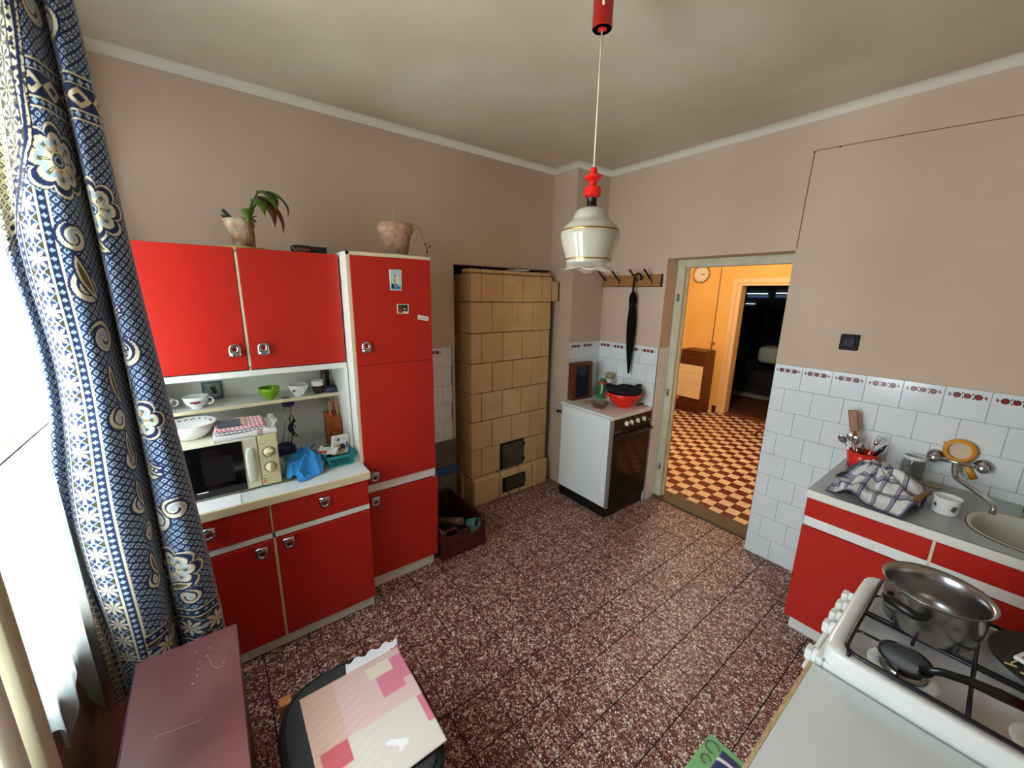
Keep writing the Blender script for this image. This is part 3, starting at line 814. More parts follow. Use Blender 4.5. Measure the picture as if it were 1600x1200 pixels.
b.box((XM - .001, .118, .890), (XM - .0005, .128, .892), 1); b.box((XM - .001, .120, 1.046), (XM - .0005, .136, 1.048), 1)
part('panel_print', b, [mat('orange_print', (222, 104, 44), .5), mat('brown_print', (170, 120, 80), .5)], cp)

# things on the microwave
bw = thing('serving_bowl', (.445, -.125, 1.0885), 'large white bowl with a floral rim on the microwave', 'bowl')
b = B().lathe((.445, -.125, 1.0885), [(0, .003), (.05, 0), (.055, .004), (.08, .03), (.100, .068), (.098, .070), (.076, .033), (.05, .010), (0, .009)], 40)
part('body', b, M_porc, bw)
b = B()
for k in range(26):
    a = 2.1 + k * .09
    b.disc((.445 + .090 * math.cos(a), -.125 + .090 * math.sin(a), 1.0885 + .0575 + .004 * math.sin(k * 2.)), .0035 if k % 6 else .008, 8, 0 if k % 6 else 1, (-math.cos(a), -math.sin(a), .75))
part('rim_pattern', b, [mat('decal_dark', (70, 60, 50), .4), MATS['decal_red']], bw)
def cloth_stack(name, lo, hi, colfn, label, cat, fold=.006, seed=0, n=44):
    """folded cloth: a soft block with printed top"""
    rs = np.random.RandomState(seed)
    U, V = np.meshgrid(np.linspace(-1, 1, n), np.linspace(-1, 1, n), indexing='ij')
    x0, y0, z0 = lo; x1, y1, z1 = hi
    # wrap: edges of the grid go down the sides
    k = .90
    X = np.clip(U / k, -1, 1); Y = np.clip(V / k, -1, 1)
    drop = np.maximum(np.abs(U), np.abs(V)); D = np.clip((drop - k) / (1 - k), 0, 1)
    Z = z1 - D * (z1 - z0 - .0008) + (1 - D) * .0025 * np.sin(5 * U + seed) * np.cos(4 * V + seed)
    bul = 1 + .02 * np.sin(D * PI)
    P = np.stack([(x0 + x1) / 2 + X * bul * (x1 - x0) / 2, (y0 + y1) / 2 + Y * bul * (y1 - y0) / 2, Z], -1)
    base = ((x0 + x1) / 2, (y0 + y1) / 2, z0)
    o = grid_obj(name, P, colfn(P[..., 0], P[..., 1], Z, D), printed('print_' + name, .9, .2), None, base, thick=.002)
    return tag(o, label, cat, 'folded cloths on the microwave')
def c_white(X, Y, Z, D):
    C = np.broadcast_to(lin(226, 224, 222), X.shape + (3,)).copy()
    for q in (.118, .126, .134): C[(np.abs(Y - q) < .0022)] = lin(150, 70, 70)
    return C
def check(c1, c2, p, ang=0):
    def f(X, Y, Z, D):
        a, b = X + Z * 0.7, Y + Z * 0.7
        i = np.floor(a / p).astype(int) % 2; j = np.floor(b / p).astype(int) % 2
        C = np.zeros(X.shape + (3,)); C[:] = (lin(*c1) + lin(*c2)) / 2
        C[(i == 0) & (j == 0)] = lin(*c1); C[(i == 1) & (j == 1)] = lin(*c2)
        return C
    return f
cloth_stack('folded_towel', (.38, -.045, 1.0885), (.595, .192, 1.112), c_white, 'folded white towel on the microwave, lowest of the pile', 'towel', seed=1, n=80)
cloth_stack('folded_towel', (.40, -.035, 1.1145), (.580, .160, 1.122), check((236, 236, 236), (40, 44, 90), .008), 'navy and white checked cloth in the middle of the pile on the microwave', 'towel', seed=2, n=80)
cloth_stack('folded_towel', (.395, -.037, 1.1245), (.575, .150, 1.134), check((236, 226, 226), (190, 30, 60), .008), 'red checked cloth on top of the pile on the microwave', 'towel', seed=3, n=90)
b = B()
for i in range(34):
    a = random.uniform(0, 1); p = Vector((.40 + .17 * a, .178 + random.uniform(-.004, .01), 1.113))
    q = p + Vector((random.uniform(-.012, .012), random.uniform(.0, .02), random.uniform(.012, .028)))
    b.tube([p, (p + q) / 2 + Vector((0, .006, .006)), q], .0022, 5)
solo('fringe', b, mat('cotton_white', (226, 224, 220), .95), 'white knotted fringe bunched beside the checked cloths', 'fringe')
solo('greeting_card', B().box((.42, -.025, 1.1365), (.545, .062, 1.1385)).box((.418, .062, 1.1365), (.545, .082, 1.1388), 1), [mat('slate_print', (78, 88, 104), .35, var=1, vscale=30, col2=(54, 62, 80)), mat('tan_print', (196, 168, 140), .5)], 'slate grey printed packet lying on the red checked cloth', 'packet')

# things on the worktop
solo('sheet_of_paper', B().box((.585, -.19, .8306), (.712, .018, .8322)), M_paper, 'white papers pushed under the microwave front', 'paper')
lampd = thing('desk_lamp', (.20, .262, .83), 'dark blue desk lamp with twin rods standing behind the microwave', 'desk lamp')
M_navy = mat('navy_enamel', (36, 44, 92), .3)
part('base', B().lathe((.20, .262, .83), [(0, 0), (.055, 0), (.058, .012), (.05, .045), (.03, .062), (0, .066)], 26), M_navy, lampd)
for dy in (-.014, .014):
    part('rod', B().tube([(.20, .262 + dy, .885), (.205, .285 + dy, 1.0), (.205, .298 + dy, 1.12)], .0018, 6), M_steel, lampd)
part('head', B().pillow((.215, .298, 1.128), (.05, .034, .016), 2.4, 10), M_navy, lampd)
cd = B(); rs = np.random.RandomState(4)
pts = []
for i in range(60):
    a = i * .62; rr = .012 + .010 * math.sin(i * .37)
    pts.append((.235 + .006 * math.cos(a * 1.3), .305 + rr * math.cos(a), .985 + .055 * math.sin(i * .21) * math.cos(a * .5)))
cd.tube(pts, .0032, 6); cd.tube([(.235, .305 + .010 * math.cos(a), 1.035 + .030 * math.sin(a)) for a in np.linspace(0, 2 * PI, 16)], .003, 6)
cd.tube([(.235, .30, .95), (.24, .29, .90), (.25, .285, .86), (.26, .30, .836), (.24, .36, .834), (.16, .42, .834)], .0032, 6)
part('cord', cd, M_black, lampd, 'bundled black cord')

M_teal = mat('teal_plastic', (22, 140, 146), .4)
def basket(name, lo, hi, inset, material, label, slots=True):
    x0, y0, z0 = lo; x1, y1, z1 = hi; t = .003
    t_ = thing(name, ((x0 + x1) / 2, (y0 + y1) / 2, z0), label, 'basket')
    i = inset
    part('bottom', B().box((x0 + i, y0 + i, z0), (x1 - i, y1 - i, z0 + t)), material, t_)
    def wall(p, q, pi, qi, nn):
        """side with a grid of slots: p,q rim corners; pi,qi base corners"""
        b = B(); p, q, pi, qi = map(Vector, (p, q, pi, qi)); nrm = (q - p).cross(pi - p).normalized() * t
        def bar(u0, u1, v0, v1):
            c = lambda u, v: (p.lerp(q, u)).lerp(pi.lerp(qi, u), v)
            a = [c(u0, v0), c(u1, v0), c(u1, v1), c(u0, v1)]
            b._add([*a, *[k + nrm for k in a]], [(0, 1, 2, 3)[::-1], (4, 5, 6, 7), (0, 1, 5, 4), (1, 2, 6, 5), (2, 3, 7, 6), (3, 0, 4, 7)])
        if not slots: bar(0, 1, 0, 1)
        else:
            bar(0, 1, 0, .28); bar(0, 1, .86, 1)
            bar(0, .10, .28, .86); bar(.90, 1, .28, .86)
            for k in range(1, nn): u = .10 + .80 * k / nn; bar(u - .010, u + .010, .28, .86)
            for v in (.47, .66): bar(.10, .90, v - .025, v + .025)
        return b
    cs = [((x0, y0, z1), (x1, y0, z1), (x0 + i, y0 + i, z0), (x1 - i, y0 + i, z0)), ((x1, y0, z1), (x1, y1, z1), (x1 - i, y0 + i, z0), (x1 - i, y1 - i, z0)),
          ((x1, y1, z1), (x0, y1, z1), (x1 - i, y1 - i, z0), (x0 + i, y1 - i, z0)), ((x0, y1, z1), (x0, y0, z1), (x0 + i, y1 - i, z0), (x0 + i, y0 + i, z0))]
    for c in cs: part('side', wall(*c, 8), material, t_)
    part('rim', B().tube([(x0, y0, z1), ((x0 + x1) / 2, y0, z1), (x1, y0, z1), (x1, (y0 + y1) / 2, z1), (x1, y1, z1), ((x0 + x1) / 2, y1, z1), (x0, y1, z1), (x0, (y0 + y1) / 2, z1)], .004, 6, closed=True), material, t_)
    return t_
basket('basket', (.375, .402, .8305), (.568, .549, .892), .014, M_teal, 'teal plastic basket with slotted sides beside the tall cabinet')
basket('tray_basket', (.385, .225, .8305), (.575, .388, .885), .014, mat('grey_teal_plastic', (76, 138, 140), .4), 'grey-teal tray partly covered by the blue cloth', False)
b = B().box((-.011, -.045, 0), (.011, .045, .105), 0, .001)
Mx = Matrix.Translation((.470, .490, .8675)) @ Matrix.Rotation(.30, 4, 'Z') @ Matrix.Rotation(-.10, 4, 'X')
bx = thing('carton', (.462, .500, .84), 'white carton with a dark blue picture standing in the teal basket', 'box')
part('box', b.xf(Mx), M_paper, bx)
b = B().disc((.0114, .004, .038), .022, 18, 0, (1, 0, 0)).disc((.0116, -.018, .045), .014, 14, 1, (1, 0, 0)).disc((.0117, .006, .020), .012, 14, 1, (1, 0, 0)).box((.0112, .030, .03), (.0116, .040, .065), 2).box((.0112, -.025, .078), (.0116, -.012, .092), 2)
part('picture', b.xf(Mx), [mat('box_navy', (30, 36, 70), .5), mat('box_tan', (200, 160, 96), .5), mat('box_grey', (80, 84, 90), .5)], bx)
b = B().box((-.035, -.05, -.006), (.035, .05, .006), 0, .004).box((.012, -.05, .0061), (.033, .0, .0065), 1).box((-.03, -.03, .0061), (-.02, .01, .0065), 2)
b.xf(Matrix.Translation((.478, .430, .905)) @ Matrix.Rotation(-.5, 4, 'Z') @ Matrix.Rotation(.35, 4, 'Y'))
solo('packet', b, [M_paper, mat('packet_orange', (214, 88, 40), .5), mat('packet_ink', (60, 60, 60), .5)], 'white packet with an orange corner lying in the teal basket', 'packet')
solo('sponge', B().box((.40, .44, .8345), (.53, .53, .865), 0, .006), mat('dark_felt', (16, 20, 22), .9), 'black folded cloth at the bottom of the teal basket', 'cloth')
# blue cloth: crumpled heap spilling out of the tray
n = 150
U, V = np.meshgrid(np.linspace(-1, 1, n), np.linspace(-1, 1, n), indexing='ij')
ang = np.arctan2(V, U); R = np.maximum(np.abs(U), np.abs(V)) + 1e-6; rr_ = R * (1 + .14 * np.sin(3 * ang + .9) + .08 * np.sin(8 * ang + 2))
ca_, sa_ = np.cos(ang), np.sin(ang)
X = .522 + .092 * rr_ * ca_; Y = .316 + .082 * rr_ * sa_
tong = np.clip(rr_ * np.cos(ang + .72) - .35, 0, 1); X = X + .030 * tong; Y = Y - .075 * tong      # tongue running to the microwave
rs = np.random.RandomState(11); rid = np.zeros_like(U); sx_ = np.zeros_like(U); sy_ = np.zeros_like(U)
for k in range(9):
    a_ = rs.uniform(0, PI); f_ = rs.uniform(28, 85); p_ = rs.uniform(0, 6); w_ = np.cos(a_) * X + np.sin(a_) * Y + .006 * np.sin(60 * X + p_) + .006 * np.sin(52 * Y + 2 * p_)
    g_ = (1 - np.abs(np.sin(f_ * w_ + p_))) ** 2.4 / (f_ / 40) ; rid += g_; sx_ += .0016 * np.cos(a_) * np.sin(2 * f_ * w_ + p_); sy_ += .0016 * np.sin(a_) * np.sin(2 * f_ * w_ + p_)
rid /= 9
wt_ = np.clip((.612 - X) / .04, 0, 1) * np.clip((X - .36) / .02, 0, 1) * np.clip((Y - .195) / .045, 0, 1) * np.clip((.412 - Y) / .03, 0, 1); wt_ = wt_ * wt_ * (3 - 2 * wt_)
fall = np.clip(1.05 - rr_, 0, 1) ** .5
Zc = .8348 + .056 * wt_ + (.006 + .17 * rid) * fall + .018 * np.exp(-(rr_ / .5) ** 2)
P = np.stack([X + sx_, np.minimum(Y + sy_, .396), Zc], -1)
C = np.broadcast_to(lin(42, 140, 214), U.shape + (3,)).copy()
bt = grid_obj('cloth', P, C, printed('blue_cloth', .85, .3), None, (.512, .31, .8335), thick=.0018)
tag(bt, 'crumpled bright blue cloth beside the microwave', 'cloth')
# knife block
kb = thing('knife_block', (.275, .508, .83), 'wooden knife block with three handles in the niche corner', 'knife block')
b = B().prism([(.225, .83), (.325, .83), (.325, 1.025), (.255, 1.055), (.225, 1.055)], .472, .546, plane='xz')
part('block', b, wood('cherry_wood', (130, 56, 20), (164, 80, 34), (20, 20, 3)), kb)
part('front_plate', B().box((.325, .488, .85), (.331, .532, .945), 0, .002), MATS['cherry_wood'], kb)
M_handle = wood('knife_handle', (150, 92, 48), (180, 120, 70), (20, 20, 3))
for yy, xx, zt in ((.498, .285, 1.125), (.524, .265, 1.155), (.535, .30, 1.135)):
    h = part('knife_handle', B().box((xx - .008, yy - .006, 1.035), (xx + .008, yy + .006, zt), 0, .003), M_handle, kb)
    for q in (.35, .7): part('rivet', B().cyl((xx + .0075, yy, 1.035 + (zt - 1.035) * q), (xx + .0092, yy, 1.035 + (zt - 1.035) * q), .0022, n=8), M_chrome, h)

# ------------------------------------------------------------------ on top of the cupboards
M_terra = mat('terracotta', (150, 92, 62), .9, var=1, vscale=26, col2=(206, 190, 160), bump=.15, bscale=60)
M_terra2 = mat('terracotta_limed', (160, 108, 82), .9, var=1, vscale=30, col2=(196, 164, 140), bump=.15, bscale=60)
M_soil = mat('soil', (46, 34, 26), .95, bump=.4, bscale=90)
def pot(name, c, r0, r1, h, tilt, material, saucer_mat, rs_, label):
    t_ = thing(name, c, label, 'plant'); x, y, z = c
    part('saucer', B().lathe((x, y, z), [(0, 0), (rs_ * .75, 0), (rs_, .009), (rs_ - .004, .010), (rs_ * .72, .004), (0, .004)], 32), saucer_mat, t_)
    b = B().lathe((0, 0, 0), [(0, 0), (r0, 0), (r1 * .90, h * .72), (r1, h * .73), (r1 * 1.03, h), (r1 * .92, h), (r1 * .86, h * .85), (0, h * .85)], 32)
    Mx = Matrix.Translation((x, y, z + .006)) @ Matrix.Rotation(tilt, 4, 'X'); b.xf(Mx)
    part('pot', b, material, t_)
    part('soil', B().lathe((0, 0, 0), [(r1 * .88, h * .86), (r1 * .5, h * .90), (0, h * .88)], 20).xf(Mx), M_soil, t_)
    return t_
def leaf(t_, p0, d, ln, w, droop, material, up_=.3, name='leaf', twist=0):
    """a leaf blade bending down along direction d"""
    d = Vector((d[0], d[1], 0)).normalized(); sd = Vector((-d.y, d.x, 0)); p = Vector(p0); vs = []; N = 10
    el = up_; st = ln / N
    for i in range(N + 1):
        t = i / N; ww = w * math.sin(PI * min(1, .06 + t * .94) ** .85) if i < N else 0.0005
        sv = (sd * math.cos(twist) + Vector((0, 0, 1)) * math.sin(twist))
        vs += [p - sv * ww - Vector((0, 0, ww * .25)), p.copy(), p + sv * ww - Vector((0, 0, ww * .25))]
        vs[-2] = p + Vector((0, 0, -.002))
        p = p + (d * math.cos(el) + Vector((0, 0, 1)) * math.sin(el)) * st; el -= droop / N
    b = B()._add(vs, [(3 * i + k, 3 * i + k + 1, 3 * i + k + 4, 3 * i + k + 3) for i in range(N) for k in (0, 1)], 0, True)
    o = part(name, b, material, t_)
    md = o.modifiers.new('thickness', 'SOLIDIFY'); md.thickness = .0008
    return o
M_leaf = mat('leaf_green', (62, 92, 26), .45, var=1, vscale=18, col2=(94, 120, 40)); M_leafd = mat('leaf_deep', (30, 60, 24), .4); M_dry = mat('leaf_dry', (104, 66, 40), .8, var=.3, vscale=20)
ZT = 1.9255
p1 = pot('potted_plant', (.355, .180, ZT), .043, .060, .132, .10, M_terra, mat('yellow_saucer', (200, 184, 110), .4), .095, 'wilting plant with drooping green leaves in a limed terracotta pot')
DX_ = .085
part('stem', B().tube([(.355, .19, ZT + .11), (.350, .225, ZT + .205), (.347, .255, ZT + .262), (.345, .280, ZT + .278)], [.006, .005, .004, .003], 8), mat('stem_green', (84, 104, 44), .6), p1)
part('cut_stem', B().tube([(.355, .160, ZT + .11), (.350, .128, ZT + .150), (.347, .112, ZT + .170)], [.008, .008, .007], 8), mat('stem_dark', (36, 40, 26), .7), p1)
for (q, d, ln, w, dr, mm, u) in (
        ((.27, .165, ZT + .11), (.2, .5), .095, .028, .9, M_leafd, .9), ((.275, .185, ZT + .11), (.3, .9), .15, .024, .5, M_leafd, 1.2),
        ((.265, .262, ZT + .27), (.1, 1), .165, .034, 2.0, M_leaf, .3), ((.265, .258, ZT + .268), (.9, .6), .16, .034, 2.1, M_leaf, .2),
        ((.265, .270, ZT + .272), (.45, .9), .185, .036, 2.2, M_leaf, .2), ((.262, .235, ZT + .22), (.8, .15), .18, .028, 1.9, M_leaf, .35),
        ((.262, .245, ZT + .245), (.7, .35), .21, .026, 1.7, M_dry, -.1), ((.262, .255, ZT + .25), (.5, .6), .22, .024, 1.6, M_dry, -.3),
        ((.262, .250, ZT + .25), (-.4, .8), .14, .026, 2.0, M_leaf, .2), ((.268, .21, ZT + .17), (.8, -.1), .16, .026, 2.3, M_leaf, .5),
        ((.27, .17, ZT + .11), (.6, .35), .13, .026, 1.9, M_leaf, .9), ((.27, .15, ZT + .11), (.4, -.4), .08, .022, .8, M_leafd, .8)):
    leaf(p1, (q[0] + DX_, q[1], q[2]), d, ln, w, dr, mm, u)
p2 = pot('potted_plant', (.42, .888, 1.9405), .062, .094, .168, 0, M_terra2, mat('grey_saucer', (170, 168, 150), .5), .10, 'sparse grassy plant in a clay pot above the tall cabinet')
zz = 1.9405 + .150
part('dry_stalk', B().tube([(.42, .868, zz), (.415, .880, zz + .07), (.413, .888, zz + .13), (.412, .886, zz + .215)], [.0016, .0014, .0012, .0008], 6), mat('straw', (206, 196, 160), .8), p2)
M_grass = mat('grass_blade', (82, 96, 50), .6); M_straw = MATS['straw']
for (q, d, ln, w, dr, mm, u) in (((.29, .945, zz), (.2, 1), .16, .0045, 2.4, M_grass, .9), ((.30, .95, zz), (.4, 1), .13, .004, 3.0, M_grass, .5), ((.29, .94, zz), (.1, 1), .20, .004, 2.2, M_straw, .4),
                                  ((.28, .87, zz), (.3, -.6), .05, .003, .6, M_grass, 1.2), ((.30, .92, zz), (.4, .3), .05, .003, .6, M_grass, 1.2), ((.29, .84, zz), (.1, -.5), .04, .002, .3, M_straw, 1.3)):
    leaf(p2, (q[0] + .13, q[1] - .017, q[2]), d, ln, w, dr, mm, u)
b = B().tube([(.43, .97, zz + .01), (.44, 1.02, zz + .01), (.445, 1.055, zz - .06), (.448, 1.07, zz - .145)], .0014, 6)
for k in range(12): b.disc((.448 + random.uniform(-.01, .01), 1.067 + random.uniform(-.018, .018), zz - .06 - random.uniform(0, .09)), .006, 6, 0, (1, random.uniform(-1, 1), random.uniform(-1, 1)))
part('hanging_runner', b, M_grass, p2)
br = thing('brush', (.40, .445, 1.9255), 'dark oval brush with bristles lying on the red wall cabinet', 'brush')
part('back', B().pillow((.40, .412, 1.946), (.026, .052, .020), 3, 10), mat('dark_brown_lacquer', (26, 18, 14), .3), br)
part('sole', B().pillow((.414, .41, 1.940), (.016, .040, .012), 3, 8), mat('brown_leather', (96, 62, 40), .5), br)
bb = B()
for k in range(7): bb.box((.37, .459 + k * .0095, 1.926), (.428, .4635 + k * .0095, 1.962), 0, .002)
part('bristle_row', bb.box((.375, .457, 1.928), (.42, .523, 1.950)), [mat('bristle', (44, 38, 32), .7)], br)
# ------------------------------------------------------------------ tiled heating stove in the niche
st = thing('tiled_stove', (-.12, 1.97, 0), 'tall tan tiled heating stove in the wall niche', 'stove')
M_kach = mat('tan_glaze', (216, 182, 132), .22, var=1, vscale=7, col2=(202, 164, 112), bump=.03, bscale=12)
M_kach2 = mat('tan_glaze_pink', (212, 172, 130), .24, var=1, vscale=6, col2=(204, 168, 116), bump=.03, bscale=12)
M_joint = mat('stove_joint', (64, 42, 24), .9)
SX, SY0, SY1 = .110, 1.562, 2.380
part('core', B().box((-.50, SY0 + .008, .0), (SX - .008, SY1 - .008, 1.885)), M_joint, st)
RZ = [.250, .490, .731, .970, 1.211, 1.447, 1.683, 1.893]
kc = {}
def kachel(y0, y1, z0, z1, x=SX, m=None):
    k = (round(y1 - y0, 3), round(z1 - z0, 3), m is None)
    if k not in kc:
        w, h = y1 - y0 - .005, z1 - z0 - .005; n = 4; vs = []; 
        b = B().box((-.02, -w / 2, -h / 2), (0, w / 2, h / 2), 0, .004)
        kc[k] = b.mesh('tile', [m or M_kach])
    o = shared('tile', kc[k], st, (x + random.uniform(-.0015, .0012), (y0 + y1) / 2, (z0 + z1) / 2), (random.uniform(-.003, .003), random.uniform(-.004, .004), random.uniform(-.006, .006)))
    return o
def kachel_side(x0, x1, z0, z1):
    b = B().box((x0 + .002, SY0, z0 + .002), (x1 - .002, SY0 + .02, z1 - .002), 0, .004)
    return part('tile', b, M_kach, st)
A = [SY0, SY0 + .101, SY0 + .306, SY0 + .510, SY0 + .717, SY1]
C_ = [SY0, SY0 + .204, SY0 + .410, SY0 + .622, SY1]
for r in range(7):
    ys_ = A if r % 2 == 0 else C_
    if r == 6: ys_ = A
    for y0_, y1_ in zip(ys_[:-1], ys_[1:]):
        z0_, z1_ = RZ[r], RZ[r + 1]
        kachel(y0_, y1_, z0_, z1_, SX, M_kach2 if random.random() < .4 else None)
    xs_ = [SX - .02, SX - .115, SX - .33] if r % 2 else [SX - .02, SX - .22, SX - .42]
    # side facing the window
    b0 = SX
    for xa, xb in zip([SX] + xs_[1:], xs_[1:] + [-.48]):
        kachel_side(xb, xa - (.021 if xa == SX else 0), RZ[r], RZ[r + 1])
CA = A
for y0_, y1_ in zip(CA[:-1], CA[1:]):
    part('cap_tile', B().box((-.02, y0_ + .002, 1.895), (SX - .012, y1_ - .002, 1.925), 0, .008), M_kach, st)
for y0_, y1_ in zip([SY0 + .0, SY0 + .27, SY0 + .485, SY0 + .645], [SY0 + .27, SY0 + .485, SY0 + .645, SY1 + .005]):
    part('plinth_tile', B().box((-.02, y0_ + .002, .0), (SX + .036, y1_ - .002, .247), 0, .014), M_kach, st)
part('plinth_tile', B().box((-.40, SY0 - .012, .0), (-.02, SY0 + .02, .247), 0, .012), M_kach, st)
M_iron = mat('cast_iron', (96, 90, 80), .45, metal=.7, var=.4, vscale=30)
fd = part('fire_door', B().box((SX, 1.848, .262), (SX + .010, 2.108, .500), 0, .004), mat('dark_iron', (36, 32, 28), .6, metal=.4), st)
part('door_leaf', B().box((SX + .010, 1.862, .274), (SX + .024, 2.086, .486), 0, .006), M_iron, fd)
part('latch', B().cyl((SX + .022, 1.878, .365), (SX + .044, 1.878, .365), .006, n=8).tube([(SX + .040, 1.878, .370), (SX + .043, 1.886, .345), (SX + .040, 1.876, .305)], .006, 8), MATS['dark_iron'], fd)
for z in (.31, .455): part('hinge', B().cyl((SX + .018, 2.098, z - .018), (SX + .018, 2.098, z + .018), .008, n=8).box((SX + .008, 2.085, z - .006), (SX + .02, 2.115, z + .006)), MATS['dark_iron'], fd)
ad = part('ash_door', B().box((SX + .034, 1.852, .052), (SX + .044, 2.105, .192), 0, .004), MATS['dark_iron'], st)
part('door_leaf', B().prism([(1.885, .075), (2.075, .075), (2.098, .1), (2.098, .16), (2.075, .185), (1.885, .185)], SX + .044, SX + .056, plane='yz'), mat('iron_grey_green', (70, 68, 54), .5, metal=.5), ad)
part('latch', B().tube([(SX + .060, 1.882, .150), (SX + .066, 1.890, .085), (SX + .080, 1.900, .035)], [.008, .007, .006], 8), MATS['iron_grey_green'], ad)
fl_ = part('flue_tile', B().box((-.03, SY1 + .003, 1.690), (.120, 2.457, 1.858), 0, .005), M_kach2, st)
part('rim', B().tube([(.121, 2.453, 1.693), (.121, 2.453, 1.855)], .006, 8), MATS['dark_iron'], fl_)
solo('plate', B().lathe((.02, 2.08, 1.9255), [(0, .0), (.06, 0), (.10, .012), (.10, .014), (.06, .004), (0, .003)], 28), M_porc, 'white plate lying on top of the tiled stove', 'plate')

# ------------------------------------------------------------------ dark red crate with firewood
cr = thing('crate', (.34, 1.21, 0), 'dark red plastic crate between the tall cabinet and the tiled stove', 'crate')
M_crate = mat('crate_maroon', (78, 26, 24), .5, var=.3, vscale=12)
x0, x1, y0, y1, h = .06, .600, 1.035, 1.385, .215
part('bottom', B().box((x0 + .02, y0 + .02, .0), (x1 - .02, y1 - .02, .012)), M_crate, cr)
part('end_panel', B().box((x1 - .022, y0 + .012, .01), (x1 - .008, y1 - .012, h - .05), 0, .004).box((x1 - .022, y0 + .10, .03), (x1, y1 - .10, h - .08), 0, .006), M_crate, cr)
part('end_panel', B().box((x0 + .008, y0 + .012, .01), (x0 + .02, y1 - .012, h), 0, .004), M_crate, cr)
part('side_panel', B().box((x0 + .012, y0 + .008, .01), (x1 - .012, y0 + .02, h), 0, .004), M_crate, cr)
part('side_panel', B().box((x0 + .012, y1 - .02, .01), (x1 - .012, y1 - .008, h), 0, .004), M_crate, cr)
for xx, yy in ((x0, y0), (x1 - .045, y0), (x0, y1 - .045), (x1 - .045, y1 - .045)):
    part('corner_post', B().box((xx, yy, 0), (xx + .045, yy + .045, h + .005), 0, .012), M_crate, cr)
part('rim', B().tube([(x0 + .01, y0 + .012, h), (x1 - .012, y0 + .012, h), (x1 - .012, y0 + .11, h), (x1 - .010, y0 + .13, h - .04), (x1 - .010, y1 - .13, h - .04), (x1 - .012, y1 - .11, h), (x1 - .012, y1 - .012, h), (x0 + .01, y1 - .012, h)], .009, 8, closed=True), M_crate, cr)
b = B(); pts = [(.30, 1.12, .12), (.40, 1.15, .165), (.50, 1.19, .205), (.555, 1.215, .225)]
b.tube(pts, [.026, .027, .025, .024], 12)
lg = solo('log', b, wood('bark', (74, 54, 34), (104, 80, 54), (14, 14, 14), .9), 'short brown log sticking out of the crate', 'log')
b = B().lathe((.55, 1.262, .195), [(.024, 0), (.028, .01), (.030, .045), (.036, .050), (.036, .085), (.032, .085), (.026, .04), (.02, .0)], 20, 0, (.9, .35, .25))
b.box((.59, 1.255, .150), (.612, 1.30, .178), 0, .003).box((.60, 1.262, .178), (.610, 1.292, .196))
solo('pipe_fitting', b, mat('grey_teal_pipe', (70, 110, 112), .4), 'grey-teal plastic pipe fitting on the crate corner', 'pipe')
for k, (xx, yy, zz, sx_, sy_, sz_) in enumerate(((.19, 1.20, .07, .095, .12, .056), (.40, 1.23, .06, .105, .11, .045))):
    rr = random.Random(k)
    solo('rag', B().pillow((xx, yy, zz), (sx_, sy_, sz_), 2.6, 12, fn=lambda q: q + Vector((0, 0, .012 * math.sin(q.x * 60) * math.cos(q.y * 50)))), mat('dark_rag', (20, 17, 16), .95), ['crumpled dark cloth at the back of the crate', 'crumpled dark cloth under the log in the crate'][k], 'cloth')

# ------------------------------------------------------------------ old gas cooker next to the doorway
ck = thing('gas_cooker', (.63, 2.58, 0), 'white and black gas cooker standing by the doorway, red bowl on top', 'cooker')
M_enamel = mat('white_enamel', (224, 228, 226), .25)
CX0, CX1, CY0, CY1, CZ = .345, .885, 2.335, 2.838, .852
part('plinth', B().box((CX0 + .01, CY0 + .004, 0), (CX1 - .012, CY1 - .006, .085)), M_black, ck)
part('body', B().box((CX0, CY0, .085), (CX1 - .02, CY1, CZ - .03), 0, .003), M_enamel, ck)
part('side_panel', B().box((CX0 + .05, CY0 - .003, .14), (CX1 - .07, CY0, CZ - .10), 0, .002), M_enamel, ck)
part('corner_strip', B().box((CX1 - .02, CY0, .085), (CX1 + .004, CY0 + .022, CZ - .028)), mat('grey_strip', (150, 152, 150), .4, metal=.5), ck)
lid = part('lid', B().box((CX0 - .02, CY0 - .004, CZ - .028), (CX1 + .008, CY1 + .002, CZ), 0, .004), M_enamel, ck)
part('seam', B().box((CX0 - .016, CY0 - .0055, CZ - .0165), (CX1 + .004, CY0 - .003, CZ - .0145)), M_black, lid)
for xx in (CX0 - .005, CX1 - .012): part('screw', B().cyl((xx, CY0 - .006, CZ - .0085), (xx, CY0 - .003, CZ - .0085), .0035, n=8), M_black, lid)
fp = part('control_panel', B().box((CX1 - .02, CY0 + .022, .72), (CX1 + .005, CY1, CZ - .028), 0, .003), mat('cooker_black', (18, 15, 15), .3, spec=.25), ck)
for yy in (2.500, 2.563, 2.645, 2.727):
    kb = B().lathe((CX1 + .005, yy, .775), [(.019, 0), (.018, .012), (.015, .016), (0, .017)], 18, 0, (1, 0, 0)).box((CX1 + .018, yy - .005, .758), (CX1 + .030, yy + .005, .792), 0, .002)
    part('knob', kb, mat('knob_cream', (226, 220, 196), .35), fp)
    part('mark', B().box((CX1 + .005, yy - .012, .806), (CX1 + .0055, yy - .009, .812)), M_white, fp)
ov = part('oven_door', B().box((CX1 - .02, CY0 + .022, .20), (CX1 + .006, CY1, .712), 0, .003), MATS['cooker_black'], ck)
part('window', B().box((CX1 + .006, CY0 + .075, .30), (CX1 + .0072, CY1 - .045, .62), 0, .0005), mat('oven_glass', (30, 22, 19), .12, spec=.35), ov)
part('door_handle', B().tube([(CX1 + .006, CY0 + .05, .685), (CX1 + .035, CY0 + .055, .687), (CX1 + .035, CY1 - .01, .687), (CX1 + .006, CY1 - .005, .685)], .009, 8), M_black, ov)
